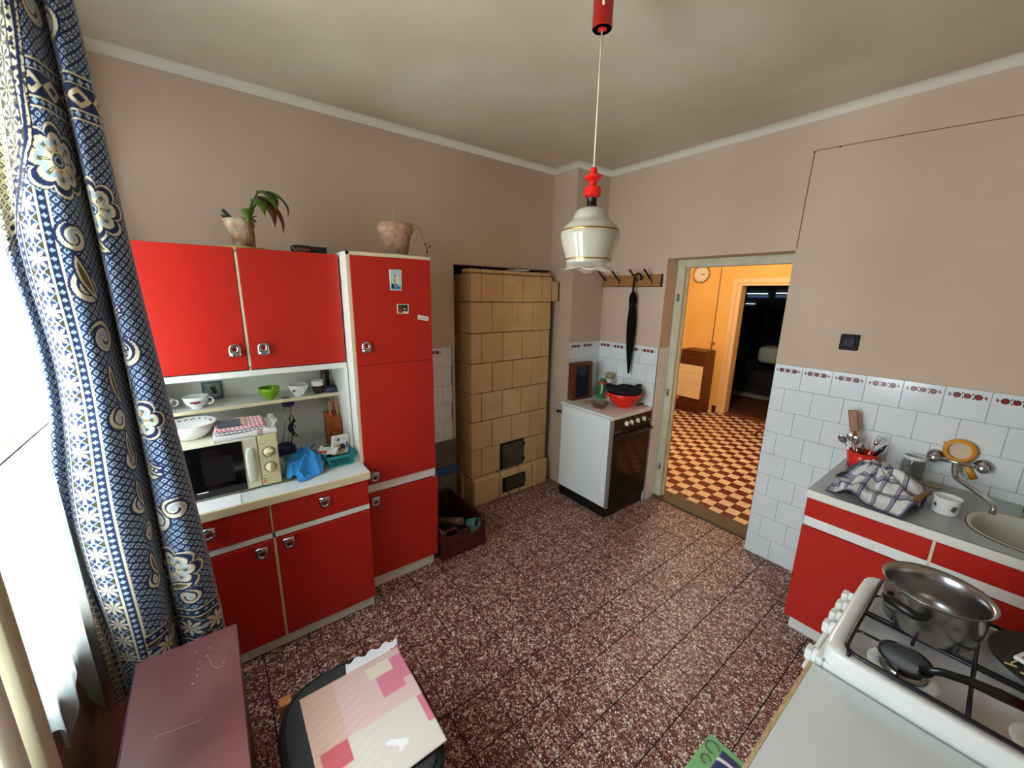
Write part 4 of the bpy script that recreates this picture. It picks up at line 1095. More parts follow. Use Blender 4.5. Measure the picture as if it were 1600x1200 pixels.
sc = [(CX1 + .0065, CY0 + .028 + t * .08, .712 + .010 * math.sin(t * 40) * (1 - .6 * t)) for t in np.linspace(0, 1, 40)]
part('script_badge', B().tube([(x, y, z + .012) for x, y, z in sc], .0012, 5), M_chrome, fp)
part('badge', B().box((CX1 + .005, CY1 - .04, .748), (CX1 + .006, CY1 - .02, .76)), M_steel, fp)
dw = part('drawer', B().box((CX1 - .02, CY0 + .022, .09), (CX1 + .004, CY1, .194), 0, .003), MATS['cooker_black'], ck)
part('gas_tap', B().tube([(CX0 + .01, CY0 + .10, .74), (CX0 - .05, CY0 + .05, .742), (CX0 - .075, CY0 + .03, .742)], .011, 8).pillow((CX0 - .075, CY0 + .03, .742), (.018, .014, .014), 2.5, 8), M_black, ck)
# on the cooker
fb = thing('wooden_box_frame', (.36, 2.55, CZ), 'dark wooden deep picture frame with a blue-black panel, standing on the cooker', 'picture')
Mx = Matrix.Translation((.362, 2.540, CZ + .001)) @ Matrix.Rotation(-.03, 4, 'Z') @ Matrix.Rotation(-.03, 4, 'Y')
w, hh = .115, .325
b = B().box((-.035, -w, 0), (.028, -w + .03, hh)).box((-.035, w - .025, 0), (.028, w, hh)).box((-.035, -w + .03, 0), (.028, w - .025, .022)).box((-.035, -w + .03, hh - .022), (.028, w - .025, hh))
part('frame', b.xf(Mx), wood('mahogany', (84, 38, 18), (112, 54, 26), (4, 4, 20)), fb)
part('panel', B().box((-.035, -w + .03, .022), (.006, w - .025, hh - .022)).xf(Mx), mat('blue_black_panel', (34, 36, 62), .25, var=.5, vscale=9), fb)
bt = thing('detergent_bottle', (.455, 2.715, CZ), 'green and clear plastic bottle with a red label behind the wooden frame', 'bottle')
part('body', B().lathe((.455, 2.715, CZ), [(0, 0), (.036, 0), (.038, .01), (.038, .12), (.03, .15), (.016, .17), (.016, .18), (0, .18)], 20), mat('green_plastic', (60, 140, 80), .25, trans=.3), bt)
part('label', B().lathe((.455, 2.715, CZ), [(.0386, .13), (.033, .152)], 20, a0=-1.6, a1=1.2), mat('label_red', (190, 30, 30), .4), bt)
part('handle', B().tube([(.478, 2.69, CZ + .14), (.50, 2.665, CZ + .12), (.50, 2.66, CZ + .07), (.48, 2.675, CZ + .05)], .005, 8), M_porc, bt)
solo('sponge_cloth', B().pillow((.0, .0, .0), (.045, .030, .022), 3, 10).xf(Matrix.Translation((.47, 2.79, CZ + .2)) @ Matrix.Rotation(.4, 4, 'X')), mat('khaki_sponge', (150, 142, 104), .9, bump=.3, bscale=80), 'khaki sponge lying on the box behind the green bottle', 'sponge')
solo('carton', B().box((.43, 2.758, CZ), (.515, 2.842, CZ + .176), 0, .002), mat('pale_carton', (196, 198, 184), .6), 'pale carton in the corner behind the green bottle', 'box')
rb = thing('colander_bowl', (.73, 2.665, CZ), 'red plastic bowl with two loop handles on the old cooker', 'bowl')
b = B().lathe((.73, 2.665, CZ), [(0, .004), (.055, .004), (.06, 0), (.066, .004), (.10, .035), (.128, .085), (.138, .118), (.134, .120), (.124, .086), (.096, .038), (.06, .010), (0, .009)], 40)
part('body', b, mat('red_plastic', (222, 40, 26), .3), rb)
for d in (Vector((.50, .86, 0)), Vector((-.50, -.86, 0))):
    s_ = Vector((-d.y, d.x, 0)); c0 = Vector((.73, 2.665, CZ + .102)) + d * .130
    part('handle', B().tube([c0 + s_ * .035, c0 + s_ * .033 + d * .022, c0 + s_ * .015 + d * .04 - Vector((0, 0, .012)), c0 - s_ * .015 + d * .04 - Vector((0, 0, .012)), c0 - s_ * .033 + d * .022, c0 - s_ * .035], .005, 8), MATS['red_plastic'], rb)
bh = thing('cloth_bundle', (.73, 2.665, CZ + .115), 'black cloth bundle lying in the red bowl', 'cloth')
M_bc = mat('black_cloth', (16, 17, 22), .9, bump=.25, bscale=50)
part('body', B().pillow((.725, 2.665, CZ + .132), (.130, .138, .040), 2.8, 14, fn=lambda q: q + Vector((0, 0, .012 * math.sin(q.y * 30) - (q.y - 2.665) * .10))), M_bc, bh)
part('flap', B().pillow((.78, 2.76, CZ + .162), (.022, .045, .012), 2.6, 8, fn=lambda q: q + Vector((0, 0, (q.y - 2.76) * .35))), M_bc, bh)
part('flap', B().pillow((.64, 2.58, CZ + .168), (.03, .03, .02), 2.6, 8), M_bc, bh)
pbw = thing('plastic_tub', (.655, 2.455, CZ), 'clear plastic tub lying on the near side of the old cooker', 'tub')
M_clear = thin_glass('clear_plastic', (236, 226, 224), .12)
part('body', B().lathe((.655, 2.455, CZ + .002), [(0, 0), (.045, 0), (.050, .004), (.072, .045), (.078, .048), (.076, .050), (.070, .047), (.047, .006), (0, .002)], 28), M_clear, pbw)
part('crumbs', B().pillow((.655, 2.455, CZ + .014), (.03, .03, .008), 2, 8, fn=lambda q: q + Vector((0, 0, .004 * math.sin(q.x * 200) * math.cos(q.y * 170)))), mat('brown_crumbs', (86, 62, 48), .9), pbw)
def wrinkle_sheet(name, c, sx_, sy_, rot, amp, colfn, label, cat, seed, n=26, thick=.0008):
    U, V = np.meshgrid(np.linspace(-1, 1, n), np.linspace(-1, 1, n), indexing='ij')
    Z = amp * (1 + np.sin(5 * U + seed) * np.cos(4 * V + 2 * seed) * .6 + .4 * np.sin(9 * U * V + seed)) + thick + .0006
    X = U * sx_ * (1 + .06 * np.sin(6 * V + seed)); Y = V * sy_ * (1 + .06 * np.cos(5 * U + seed))
    ca, sa = math.cos(rot), math.sin(rot)
    P = np.stack([c[0] + ca * X - sa * Y, c[1] + sa * X + ca * Y, c[2] + Z], -1)
    o = grid_obj(name, P, colfn(U, V), printed('print_' + name + str(seed), .7), None, c, thick=thick)
    return tag(o, label, cat, 'wrappers on the old cooker')
def pinkish(U, V):
    C = np.broadcast_to(lin(222, 200, 192), U.shape + (3,)).copy(); C[np.sin(7 * U + 3) * np.cos(6 * V) > .45] = lin(232, 150, 150); return C
def tan_(U, V):
    C = np.broadcast_to(lin(206, 176, 150), U.shape + (3,)).copy(); C[np.sin(9 * U) * np.cos(7 * V + 1) > .5] = lin(150, 90, 60); return C
wrinkle_sheet('wrapper', (.80, 2.66, CZ), .06, .14, .1, .0015, pinkish, 'pinkish crumpled wrapper along the front edge of the old cooker', 'wrapper', 1)
wrinkle_sheet('wrapper', (.52, 2.50, CZ), .075, .055, .5, .004, tan_, 'tan crumpled wrapper beside the wooden frame on the old cooker', 'wrapper', 2)
wrinkle_sheet('wrapper', (.72, 2.42, CZ), .10, .045, -.1, .0012, pinkish, 'flat pink-white wrapper under the clear tub', 'wrapper', 3)
solo('knife', B().box((.80, 2.755, CZ + .006), (.815, 2.835, CZ + .018), 0, .003), M_black, 'black knife handle lying at the back corner of the cooker', 'knife')
solo('lighter', B().box((.845, 2.76, CZ + .003), (.857, 2.81, CZ + .012), 0, .003), mat('lighter_red', (200, 40, 50), .3), 'small red lighter on the old cooker', 'lighter')

# ------------------------------------------------------------------ coat rack, umbrella, switch, cable
ra = thing('coat_rack', (.558, 2.84, 1.822), 'wooden coat rack with four black hooks left of the doorway', 'coat rack')
M_rack = wood('rack_wood', (146, 96, 44), (178, 124, 66), (3, 3, 40), .4)
for x0_, x1_ in ((.262, .372), (.373, .48), (.481, .59), (.591, .70), (.701, .855)):
    part('board', B().box((x0_, YB - .020, 1.825), (x1_, YB - .002, 1.918), 0, .002), M_rack, ra)
part('edge_strip', B().box((.855, YB - .021, 1.824), (.864, YB - .002, 1.919)), M_black, ra)
part('edge_strip', B().box((.262, YB - .022, 1.822), (.864, YB - .002, 1.8255)), M_black, ra)
for hx in (.322, .466, .645, .779):
    hk = part('hook', B().tube([(hx, YB - .028, 1.872), (hx - .006, YB - .055, 1.898), (hx - .018, YB - .095, 1.940), (hx - .022, YB - .110, 1.955)], [.008, .008, .009, .010], 8, flat=.8), M_black, ra)
    part('plate', B().box((hx - .009, YB - .026, 1.842), (hx + .009, YB - .020, 1.895), 0, .002).cyl((hx, YB - .029, 1.852), (hx, YB - .026, 1.852), .004, n=8), M_chrome, hk)
    part('lower_hook', B().tube([(hx, YB - .027, 1.855), (hx, YB - .038, 1.845), (hx, YB - .05, 1.846), (hx, YB - .056, 1.856)], .0045, 8), M_chrome, hk)
um = thing('umbrella', (.665, YB - .055, 1.11), 'closed black umbrella hanging from the coat rack', 'umbrella')
M_umb = mat('umbrella_black', (13, 13, 14), .85, spec=.15)
ux, uy = .640, YB - .060
part('handle', B().tube([(ux + .062, uy, 1.872), (ux + .064, uy, 1.895), (ux + .055, uy, 1.918), (ux + .032, uy, 1.928), (ux + .010, uy, 1.918), (ux, uy, 1.895), (ux, uy, 1.78)], .0085, 10), mat('handle_black', (12, 12, 12), .25), um)
def ucan(a, k, r, h):
    return (r * (1 + .14 * math.sin(5 * a + h * 9)), h)
part('canopy', B().lathe((ux, uy, 1.785), [(.004, 0), (.018, -.012), (.027, -.045), (.029, -.085), (.022, -.105), (.026, -.13), (.034, -.22), (.033, -.34), (.026, -.46), (.016, -.58), (.009, -.655), (.007, -.68), (0, -.682)], 26, wob=ucan).xf(Matrix.Translation((ux, uy, 1.785)) @ Matrix.Rotation(-.03, 4, 'Y') @ Matrix.Translation((-ux, -uy, -1.785))), M_umb, um)
part('strap', B().lathe((ux, uy, 1.785), [(.024, -.100), (.026, -.104), (.026, -.114), (.024, -.118)], 20), MATS['handle_black'], um)
sw = thing('light_switch', (2.066, YB - .006, 1.47), 'black square light switch above the white tiles', 'switch')
part('plate', B().box((2.024, YB - .012, 1.473), (2.108, YB, 1.562), 0, .004), mat('switch_black', (16, 16, 17), .6, spec=.3), sw)
part('rocker', B().box((2.038, YB - .018, 1.489), (2.094, YB - .010, 1.546), 0, .004).xf(Matrix.Identity(4)), mat('rocker_black', (24, 26, 30), .5, spec=.3), sw)
b = B().tube([(1.729, YB - .0045, 2.045), (1.732, YB - .0045, 2.30), (1.737, YB - .0045, 2.562), (1.752, YB - .0045, 2.569), (1.95, YB - .0045, 2.560), (2.2, YB - .0045, 2.545), (2.48, YB - .0045, 2.527), (3.05, YB - .0045, 2.49)], .0016, 6)
cb = thing('cable', (1.737, YB - .0045, 2.04), 'thin brown cable stapled to the wall above the doorway', 'cable')
part('wire', b, mat('brown_cable', (110, 82, 58), .6), cb)
for xx, zz in ((1.738, 2.564), (1.855, 2.562)): part('clip', B().box((xx - .005, YB - .006, zz - .003), (xx + .004, YB - .001, zz + .004)), M_black, cb)
# ------------------------------------------------------------------ sink unit along the back wall
sk = thing('sink_cabinet', (2.62, 2.53, 0), 'red sink base cabinet along the tiled wall', 'cabinet')
SX0, SX1, SYF = 2.163, 3.075, 2.215
b = B().box((SX0, SYF + .02, .125), (SX0 + .018, 2.84, .808)).box((SX1 - .018, SYF + .02, .125), (SX1, 2.84, .808)).box((SX0 + .018, SYF + .02, .125), (SX1 - .018, 2.84, .143)).box((SX0 + .018, 2.825, .143), (SX1 - .018, 2.84, .66))
b.box((2.588, SYF + .02, .143), (2.604, 2.5, .70))
part('body', b, M_white, sk)
part('plinth', B().box((SX0 + .005, 2.325, 0), (SX1 - .01, 2.36, .125)), M_white, sk)
part('rail', B().box((SX0 + .014, SYF + .004, .664), (SX1, SYF + .03, .712), 0, .002), MATS['rail_white'], sk)
M_red2 = M_red
for xa, xb in ((SX0, 2.588), (2.600, SX1 - .01)):
    part('drawer_front', B().box((xa, SYF, .713), (xb, SYF + .019, .812), 0, .0015), M_red2, sk)
    part('door', B().box((xa, SYF, .138), (xb, SYF + .019, .660), 0, .0015), M_red2, sk)
part('divider', B().box((2.589, SYF + .003, .12), (2.599, SYF + .02, .812)), M_edge, sk)
# worktop with an oval basin cut into it
wk = thing('sink_worktop', (2.62, 2.53, .812), 'grey worktop with an inset oval sink beside the tiled wall', 'worktop')
bx, by, ba, bb_ = 2.885, 2.475, .225, .185
N = 64; x0, x1, y0, y1 = 2.158, 3.085, 2.212, 2.848
def edge_pt(a):
    c, s = math.cos(a), math.sin(a); t = 1e9
    if c > 1e-9: t = min(t, (x1 - bx) / c)
    if c < -1e-9: t = min(t, (x0 - bx) / c)
    if s > 1e-9: t = min(t, (y1 - by) / s)
    if s < -1e-9: t = min(t, (y0 - by) / s)
    return (bx + c * t, by + s * t)
angs = sorted(list(np.linspace(0, 2 * PI, N, endpoint=False)) + [math.atan2(yy - by, xx - bx) % (2 * PI) for xx in (x0, x1) for yy in (y0, y1)])
def sup(a, sc=1.0):
    c, s = math.cos(a), math.sin(a); r = (abs(c / (ba * sc)) ** 2.6 + abs(s / (bb_ * sc)) ** 2.6) ** (-1 / 2.6)
    return (bx + c * r, by + s * r)
O = [edge_pt(a) for a in angs]; I = [sup(a) for a in angs]; n_ = len(angs)
vs = [(x, y, .85) for x, y in O] + [(x, y, .85) for x, y in I] + [(x, y, .812) for x, y in I] + [(x, y, .812) for x, y in O]
b = B()._add(vs, [(i * n_ + k, i * n_ + (k + 1) % n_, ((i + 1) % 4) * n_ + (k + 1) % n_, ((i + 1) % 4) * n_ + k) for i in range(4) for k in range(n_)])
part('slab', b, mat('grey_worktop', (176, 182, 180), .22, var=1, vscale=5, col2=(160, 168, 168)), wk)
part('edge_band', B().box((2.158, 2.200, .814), (3.085, 2.212, .853), 0, .003), M_white, wk)
part('edge_trim', B().box((2.158, 2.212, .8495), (3.085, 2.216, .8522)), M_black, wk)
lp = []
for sc, z in ((1.03, .8505), (1.03, .8535), (.985, .854), (.95, .846), (.92, .80), (.84, .73), (.6, .715), (.05, .712)):
    lp.append([(*sup(a, sc), z) for a in np.linspace(0, 2 * PI, 48, endpoint=False)])
bs_ = part('basin', B().loft(lp, cap=False), mat('basin_enamel', (196, 196, 184), .2), wk)
part('seal', B().tube([(*sup(a, 1.033), .8512) for a in np.linspace(0, 2 * PI, 48, endpoint=False)], .0022, 6, closed=True), M_black, bs_)
part('drain', B().lathe((bx, by, .713), [(.03, 0), (.03, .003), (.02, .001), (0, .001)], 20), M_chrome, bs_)

# wall tap
tp = thing('wall_tap', (2.578, 2.80, .95), 'chrome wall tap with two round valves over the sink', 'tap')
for xx, mm in ((2.499, M_chrome), (2.657, M_chrome)):
    part('rosette', B().lathe((xx, YB - .007, .990), [(.032, 0), (.032, .006), (.024, .020), (.012, .024)], 24, 0, (0, -1, 0)), M_steel, tp)
    part('valve', B().lathe((xx, YB - .03, .990), [(.011, 0), (.013, .02), (.020, .028), (.021, .045), (.012, .052), (0, .053)], 20, 0, (0, -1, 0)), M_chrome, tp)
part('bar', B().tube([(2.499, 2.800, .990), (2.657, 2.800, .990)], .0095, 10), M_chrome, tp)
part('spout', B().tube([(2.574, 2.797, .985), (2.574, 2.79, .962), (2.578, 2.775, .940), (2.590, 2.74, .928), (2.64, 2.60, .945), (2.695, 2.44, .962), (2.708, 2.405, .962), (2.713, 2.392, .950), (2.714, 2.39, .928)], [.013, .013, .0115, .011, .010, .0095, .0095, .010, .0115], 12), M_chrome, tp)
sr = thing('strainer', (2.578, 2.83, .91), 'orange plastic strainer hanging behind the tap', 'strainer')
M_or = mat('orange_plastic', (222, 146, 44), .35)
cS = Vector((2.572, 2.826, 1.045))
part('ring', B().lathe(cS, [(.040, .024), (.050, .022), (.057, .012), (.056, -.010), (.046, -.012), (.044, .010)], 32, 0, (0, -1, .12)), M_or, sr)
part('mesh', B().lathe(cS, [(.050, .006), (.035, .004), (0, .002)], 28, 0, (0, -1, .12)), mat('strainer_mesh', (214, 190, 160), .7), sr)
part('handle', B().tube([(2.600, 2.828, .990), (2.622, 2.832, .950), (2.640, 2.836, .918)], [.008, .012, .014], 8, flat=.4), M_or, sr)
part('hook', B().tube([(2.522, 2.828, 1.060), (2.515, 2.828, 1.072)], .004, 6), M_or, sr)

# things on the worktop
gb = thing('cutlery_holder', (2.243, 2.745, .85), 'red holder full of cutlery in the worktop corner', 'holder')
part('body', B().lathe((2.243, 2.745, .8505), [(0, 0), (.055, 0), (.060, .05), (.066, .095), (.062, .095), (.056, .05), (.05, .006), (0, .006)], 28, wob=lambda a, k, r, h: (r * (1 + .03 * math.sin(8 * a) * (h > .04)), h)), MATS['red_plastic'], gb)
def cutlery(name, base, top, kind, label, material=None):
    base, top = Vector(base), Vector(top); d = (top - base).normalized(); L_ = (top - base).length
    t_ = thing(name, base, label, name.replace('_', ' ') if name != 'spatula' else 'spatula', 'cutlery in the red holder')
    mm = material or M_chrome
    sd = d.cross(Vector((0, 1, 0))).normalized(); nn = sd.cross(d)
    fr_ = {'spoon': .74, 'fork': .70, 'knife': .5, 'spatula': .62}[kind]
    mid = base + d * (L_ * fr_)
    part('shaft', B().tube([base, base.lerp(mid, .5), mid], [.0028, .0025, .003] if kind != 'spatula' else [.007, .007, .009], 6, flat=.6), mm, t_)
    b = B()
    if kind == 'spoon':
        b.pillow((0, 0, 0), (.019, L_ * .13, .004), 2, 8); b.xf(Matrix.Translation(mid + d * (L_ * .12)) @ Matrix((sd, d, nn)).transposed().to_4x4()); part('bowl', b, mm, t_)
    elif kind == 'fork':
        for k in (-1.5, -.5, .5, 1.5): b.tube([mid + d * .02 + sd * (k * .006), mid + d * (L_ * .29) + sd * (k * .0062)], .0018, 5)
        b.tube([mid, mid + d * .012 , mid + d * .024], [.004, .011, .012], 8, flat=.25); part('tines', b, mm, t_)
    elif kind == 'knife':
        b.tube([mid, mid + d * (L_ * .3), mid + d * (L_ * .5)], [.008, .010, .002], 8, flat=.15); part('blade', b, mm, t_)
    else:
        b.box((-.020, -.004, 0), (.020, .004, L_ * .40), 0, .004); b.xf(Matrix.Translation(mid) @ Matrix((sd, nn, d)).transposed().to_4x4()); part('blade', b, mm, t_)
M_spat = wood('spatula_wood', (128, 72, 26), (158, 98, 44), (20, 20, 3))
cutlery('spatula', (2.236, 2.745, .862), (2.158, 2.772, 1.150), 'spatula', 'wooden spatula standing in the red cutlery holder', M_spat)
cutlery('spoon', (2.238, 2.735, .862), (2.140, 2.70, 1.022), 'spoon', 'dark steel spoon leaning furthest left in the red holder')
cutlery('spoon', (2.238, 2.74, .862), (2.172, 2.735, 1.035), 'spoon', 'steel spoon in front of the wooden spatula')
cutlery('spoon', (2.24, 2.73, .862), (2.200, 2.72, 1.030), 'spoon', 'steel spoon just right of the wooden spatula')
cutlery('fork', (2.247, 2.745, .862), (2.296, 2.760, 1.050), 'fork', 'steel fork leaning right in the red holder')
cutlery('knife', (2.250, 2.745, .862), (2.328, 2.75, 1.010), 'knife', 'small dark knife leaning furthest right in the red holder', mat('dark_steel', (60, 60, 62), .3, metal=.8))
cutlery('knife', (2.245, 2.75, .862), (2.236, 2.752, .985), 'knife', 'short brown-handled knife upright in the middle of the red holder', mat('brown_handle', (70, 44, 30), .5))
jr = thing('glass_jar', (2.437, 2.765, .85), 'empty glass jar with a white lid ring behind the checked towel', 'jar')
part('glass', B().lathe((2.437, 2.765, .8505), [(0, .002), (.040, 0), (.046, .008), (.046, .095), (.038, .112), (.0375, .128), (.035, .128), (.0355, .112), (.043, .094), (.043, .010), (0, .006)], 32), M_glass, jr)
part('lid_ring', B().lathe((2.437, 2.765, .8505), [(.0385, .116), (.042, .118), (.042, .133), (.039, .135), (.036, .132)], 32), M_white, jr)
solo('golden_disc', B().lathe((2.520, 2.772, .8505), [(0, .003), (.030, .003), (.033, .006), (.035, .006), (.035, 0), (.033, 0)], 28), mat('gold_lid', (170, 158, 110), .3, metal=.6), 'flat golden jar lid lying beside the glass jar', 'lid')
mg = thing('white_mug', (2.590, 2.455, .85), 'wide white mug with small grey flowers between towel and sink', 'mug')
part('body', B().lathe((2.590, 2.455, .8505), [(0, .003), (.038, 0), (.042, .004), (.044, .07), (.046, .074), (.043, .074), (.0405, .06), (.039, .010), (0, .008)], 36), M_porc, mg)
for grp in (((-2.35, .042, .006), (-2.45, .036, .005), (-2.28, .034, .005)), ((-.95, .042, .008), (-.82, .034, .006), (-1.06, .032, .006), (-.92, .026, .005), (-.75, .045, .005))):
  b = B()
  for a, z, r in grp:
    b.disc((2.590 + .0440 * math.cos(a), 2.455 + .0440 * math.sin(a), .8505 + z), r, 6, 0, (math.cos(a), math.sin(a), 0))
  part('flower_decal', b, mat('decal_grey', (84, 92, 100), .3), mg)
part('handle', ring_handle(B(), (2.582, 2.498, .890), .020, (-.2, 1, 0), .005), M_porc, mg)
fp_ = thing('frying_pan', (2.375, 2.43, .85), 'black frying pan under the checked towel', 'pan')
part('body', B().lathe((2.362, 2.43, .8505), [(0, .0), (.125, 0), (.148, .040), (.150, .040), (.146, .042), (.122, .006), (0, .006)], 40), mat('pan_black', (20, 19, 19), .35), fp_)
part('handle', B().tube([(2.500, 2.352, .895), (2.515, 2.43, .905), (2.532, 2.50, .908)], [.012, .014, .012], 10, flat=.7), wood('pan_handle', (128, 84, 50), (158, 112, 74), (20, 4, 20)), fp_)
# checked tea towel draped over the dishes
n = 120
U, V = np.meshgrid(np.linspace(0, 1, n), np.linspace(0, 1, n), indexing='ij')
# corners: far-left, far-right, near-left, near-right (cloth u to the right, v towards the viewer)
FLc, FRc, NLc, NRc = np.array([2.215, 2.60]), np.array([2.405, 2.655]), np.array([2.215, 2.262]), np.array([2.490, 2.205])
mid_r = np.array([2.522, 2.50])
XY = (FLc * (1 - U)[..., None] + FRc * U[..., None]) * (1 - V)[..., None] + (NLc * (1 - U)[..., None] + NRc * U[..., None]) * V[..., None]
XY = XY + (mid_r - (FRc * .55 + NRc * .45)) * (np.clip(U, 0, 1) ** 2 * np.sin(PI * np.clip(V * 1.0, 0, 1)) ** 1.2)[..., None]
XY[..., 0] += .085 * np.exp(-((V - .42) / .20) ** 2) * (1 - U) ** 2
x_, y_ = XY[..., 0], XY[..., 1]
z_ = .862 + .092 * np.exp(-((x_ - 2.31) / .105) ** 2 - ((y_ - 2.49) / .12) ** 2) + .052 * np.exp(-((x_ - 2.44) / .07) ** 2 - ((y_ - 2.50) / .11) ** 2) + .030 * np.exp(-((x_ - 2.40) / .14) ** 4 - ((y_ - 2.42) / .155) ** 4)
rad = np.arctan2(y_ - 2.47, x_ - 2.34)
dist = np.hypot(x_ - 2.34, y_ - 2.47)
z_ += .018 * np.sin(rad * 7 + 1.0) * np.clip(dist / .16, 0, 1) ** 1.3 + .007 * np.sin(rad * 13 + dist * 25)
pan_d = np.hypot(x_ - 2.362, y_ - 2.43)
z_ = np.maximum(z_, np.where(pan_d < .155, .8975, .8555))
near = np.clip((2.225 - y_) / .02, 0, 1); z_ -= near * .0
P = np.stack([x_, y_, z_], -1)
def plaid(u, v):
    C = np.broadcast_to(lin(212, 214, 210), u.shape + (3,)).copy()
    def stripes(t):
        m_ = np.zeros(t.shape, bool); q = (t * 5.4) % 1.0
        for c in (.18, .26, .34, .42): m_ |= np.abs(q - c) < .022
        return m_, (np.abs(q - .30) < .16)
    a, A_ = stripes(u); b, B_ = stripes(v)
    C[A_ | B_] = lin(196, 198, 204); C[A_ & B_] = lin(172, 172, 188)
    C[a | b] = lin(70, 58, 98); C[a & b] = lin(40, 32, 64)
    C[(u < .022) | (u > .972) | (v < .03) | (v > .975)] = lin(64, 48, 92)
    return C
tw = grid_obj('tea_towel', P, plaid(U, V), printed('print_plaid', .9, .2), None, (2.35, 2.45, .853), thick=.002)
tag(tw, 'white tea towel with dark purple checks draped over dishes by the sink', 'towel')
gb2 = thing('detergent_bottle', (2.835, 2.755, .85), 'green detergent bottle at the right end of the worktop', 'bottle')
part('body', B().lathe((2.835, 2.755, .8505), [(0, 0), (.034, 0), (.036, .006), (.036, .13), (.014, .165), (.014, .175), (0, .175)], 20), mat('green_bottle', (20, 128, 60), .25), gb2)
part('cap', B().lathe((2.835, 2.755, .8505), [(.0155, .175), (.014, .2), (0, .202)], 16), M_white, gb2)

# ------------------------------------------------------------------ white gas cooker on the right
c2 = thing('gas_cooker', (2.77, 1.43, 0), 'white gas cooker with black grid at the right, steel pot on top', 'cooker')
QX0, QX1, QY0, QY1, QZ = 2.484, 3.06, 1.192, 1.672, .850
part('body', B().box((QX0 + .012, QY0 + .004, .06), (QX1, QY1 - .004, QZ - .045), 0, .003), M_enamel, c2)
part('plinth', B().box((QX0 + .04, QY0 + .02, 0), (QX1, QY1 - .02, .06)), M_black, c2)
part('control_panel', B().box((QX0 - .008, QY0 + .004, .735), (QX0 + .012, QY1 - .004, QZ - .046), 0, .005), M_enamel, c2)
part('oven_door', B().box((QX0 - .006, QY0 + .006, .20), (QX0 + .012, QY1 - .006, .728), 0, .004), M_enamel, c2)
part('oven_handle', B().tube([(QX0 - .006, QY0 + .06, .70), (QX0 - .034, QY0 + .07, .70), (QX0 - .034, QY1 - .07, .70), (QX0 - .006, QY1 - .06, .70)], .008, 8), M_white, c2)
for yy in (1.591, 1.524, 1.458, 1.392, 1.239):
    part('knob', B().lathe((QX0 - .008, yy, .775), [(.021, 0), (.020, .010), (.016, .013), (0, .013)], 18, 0, (-1, 0, 0)).box((QX0 - .036, yy - .018, .758), (QX0 - .018, yy + .018, .792), 0, .004), M_enamel, c2)
part('side_panel', B().box((QX0 + .05, QY0 + .0015, .12), (QX1 - .02, QY0 + .004, QZ - .075), 0, .001), M_enamel, c2)
# hob: rounded top with a sunken pan
b = B(); ov_ = lambda a, hx, hy, p: (math.copysign(abs(math.cos(a)) ** (2 / p), math.cos(a)) * hx, math.copysign(abs(math.sin(a)) ** (2 / p), math.sin(a)) * hy)
cxh, cyh = (QX0 + QX1) / 2, (QY0 + QY1) / 2; hx, hy = (QX1 - QX0) / 2, (QY1 - QY0) / 2
lp = []
for sx_, sy_, z, p in ((1, 1, QZ - .044, 14), (1, 1, QZ - .016, 14), (.995, .993, QZ - .005, 14), (.98, .977, QZ, 14), (.89, .885, QZ, 10), (.875, .868, QZ - .006, 9), (.865, .858, QZ - .012, 9), (.2, .2, QZ - .011, 4), (.01, .01, QZ - .011, 2)):
    lp.append([(cxh + ov_(a, hx * sx_, hy * sy_, p)[0], cyh + ov_(a, hx * sx_, hy * sy_, p)[1], z) for a in np.linspace(0, 2 * PI, 96, endpoint=False)])
hob = part('hob', B().loft(lp, cap=False), M_enamel, c2)
M_grid = mat('grid_enamel', (20, 17, 28), .3)
gz = QZ + .014
gx0, gx1, gy0, gy1 = 2.526, 3.02, 1.208, 1.648
fr_ = []
for (xx, yy, a0) in ((gx1 - .03, gy1 - .03, 0), (gx0 + .03, gy1 - .03, PI / 2), (gx0 + .03, gy0 + .03, PI), (gx1 - .03, gy0 + .03, 1.5 * PI)):
    for k in range(5): a = a0 + k * PI / 8; fr_.append((xx + .03 * math.cos(a), yy + .03 * math.sin(a), gz))
gr = part('pan_grid', B().tube(fr_, .0055, 8, closed=True), M_grid, c2)
for yy, xe in ((1.535, 2.66), (1.318, 2.59)):
    part('short_bar', B().tube([(gx0, yy, gz - .01), (gx0 + .012, yy, gz), (xe, yy, gz)], .004, 8), M_grid, gr)
part('bar', B().tube([(gx0, 1.410, gz), (gx1, 1.410, gz)], .0055, 8), M_grid, gr)
part('bar', B().tube([(gx0, 1.424, gz), (gx1, 1.424, gz)], .0035, 8), M_grid, gr)
part('cross_bar', B().tube([(2.740, gy0, gz), (2.738, 1.30, gz + .002), (2.736, gy1, gz)], .0045, 8), M_grid, gr)
for xx, ya, yb in ((2.631, 1.372, 1.470), (2.626, gy0, 1.262), (2.86, 1.372, 1.47), (2.86, gy0, 1.262)):
    part('stub_bar', B().tube([(xx, ya, gz), (xx, yb, gz)], .004, 8), M_grid, gr)
for k in range(4):
    xx, yy = (gx0 + .01, gx1 - .01)[k % 2], (gy0 + .004, gy1 - .004)[k // 2]
    part('grid_foot', B().cyl((xx, yy, QZ - .012), (xx, yy, gz), .005, n=8), M_grid, gr)
for bx_, by_, r in ((2.630, 1.285, .038), (2.640, 1.525, .046), (2.875, 1.285, .046), (2.875, 1.525, .032)):
    bu = part('burner', B().lathe((bx_, by_, QZ - .0115), [(r + .030, 0), (r + .026, .004), (r + .010, .005), (r + .006, .001)], 36), M_enamel, c2)
    part('burner_head', B().lathe((bx_, by_, QZ - .0115), [(r + .004, .001), (r + .004, .012), (r, .016), (0, .016)], 30), M_steel, bu)
    part('burner_cap', B().lathe((bx_, by_, QZ - .0115), [(r - .002, .016), (r - .001, .021), (r - .006, .023), (0, .023)], 30), M_black, bu)
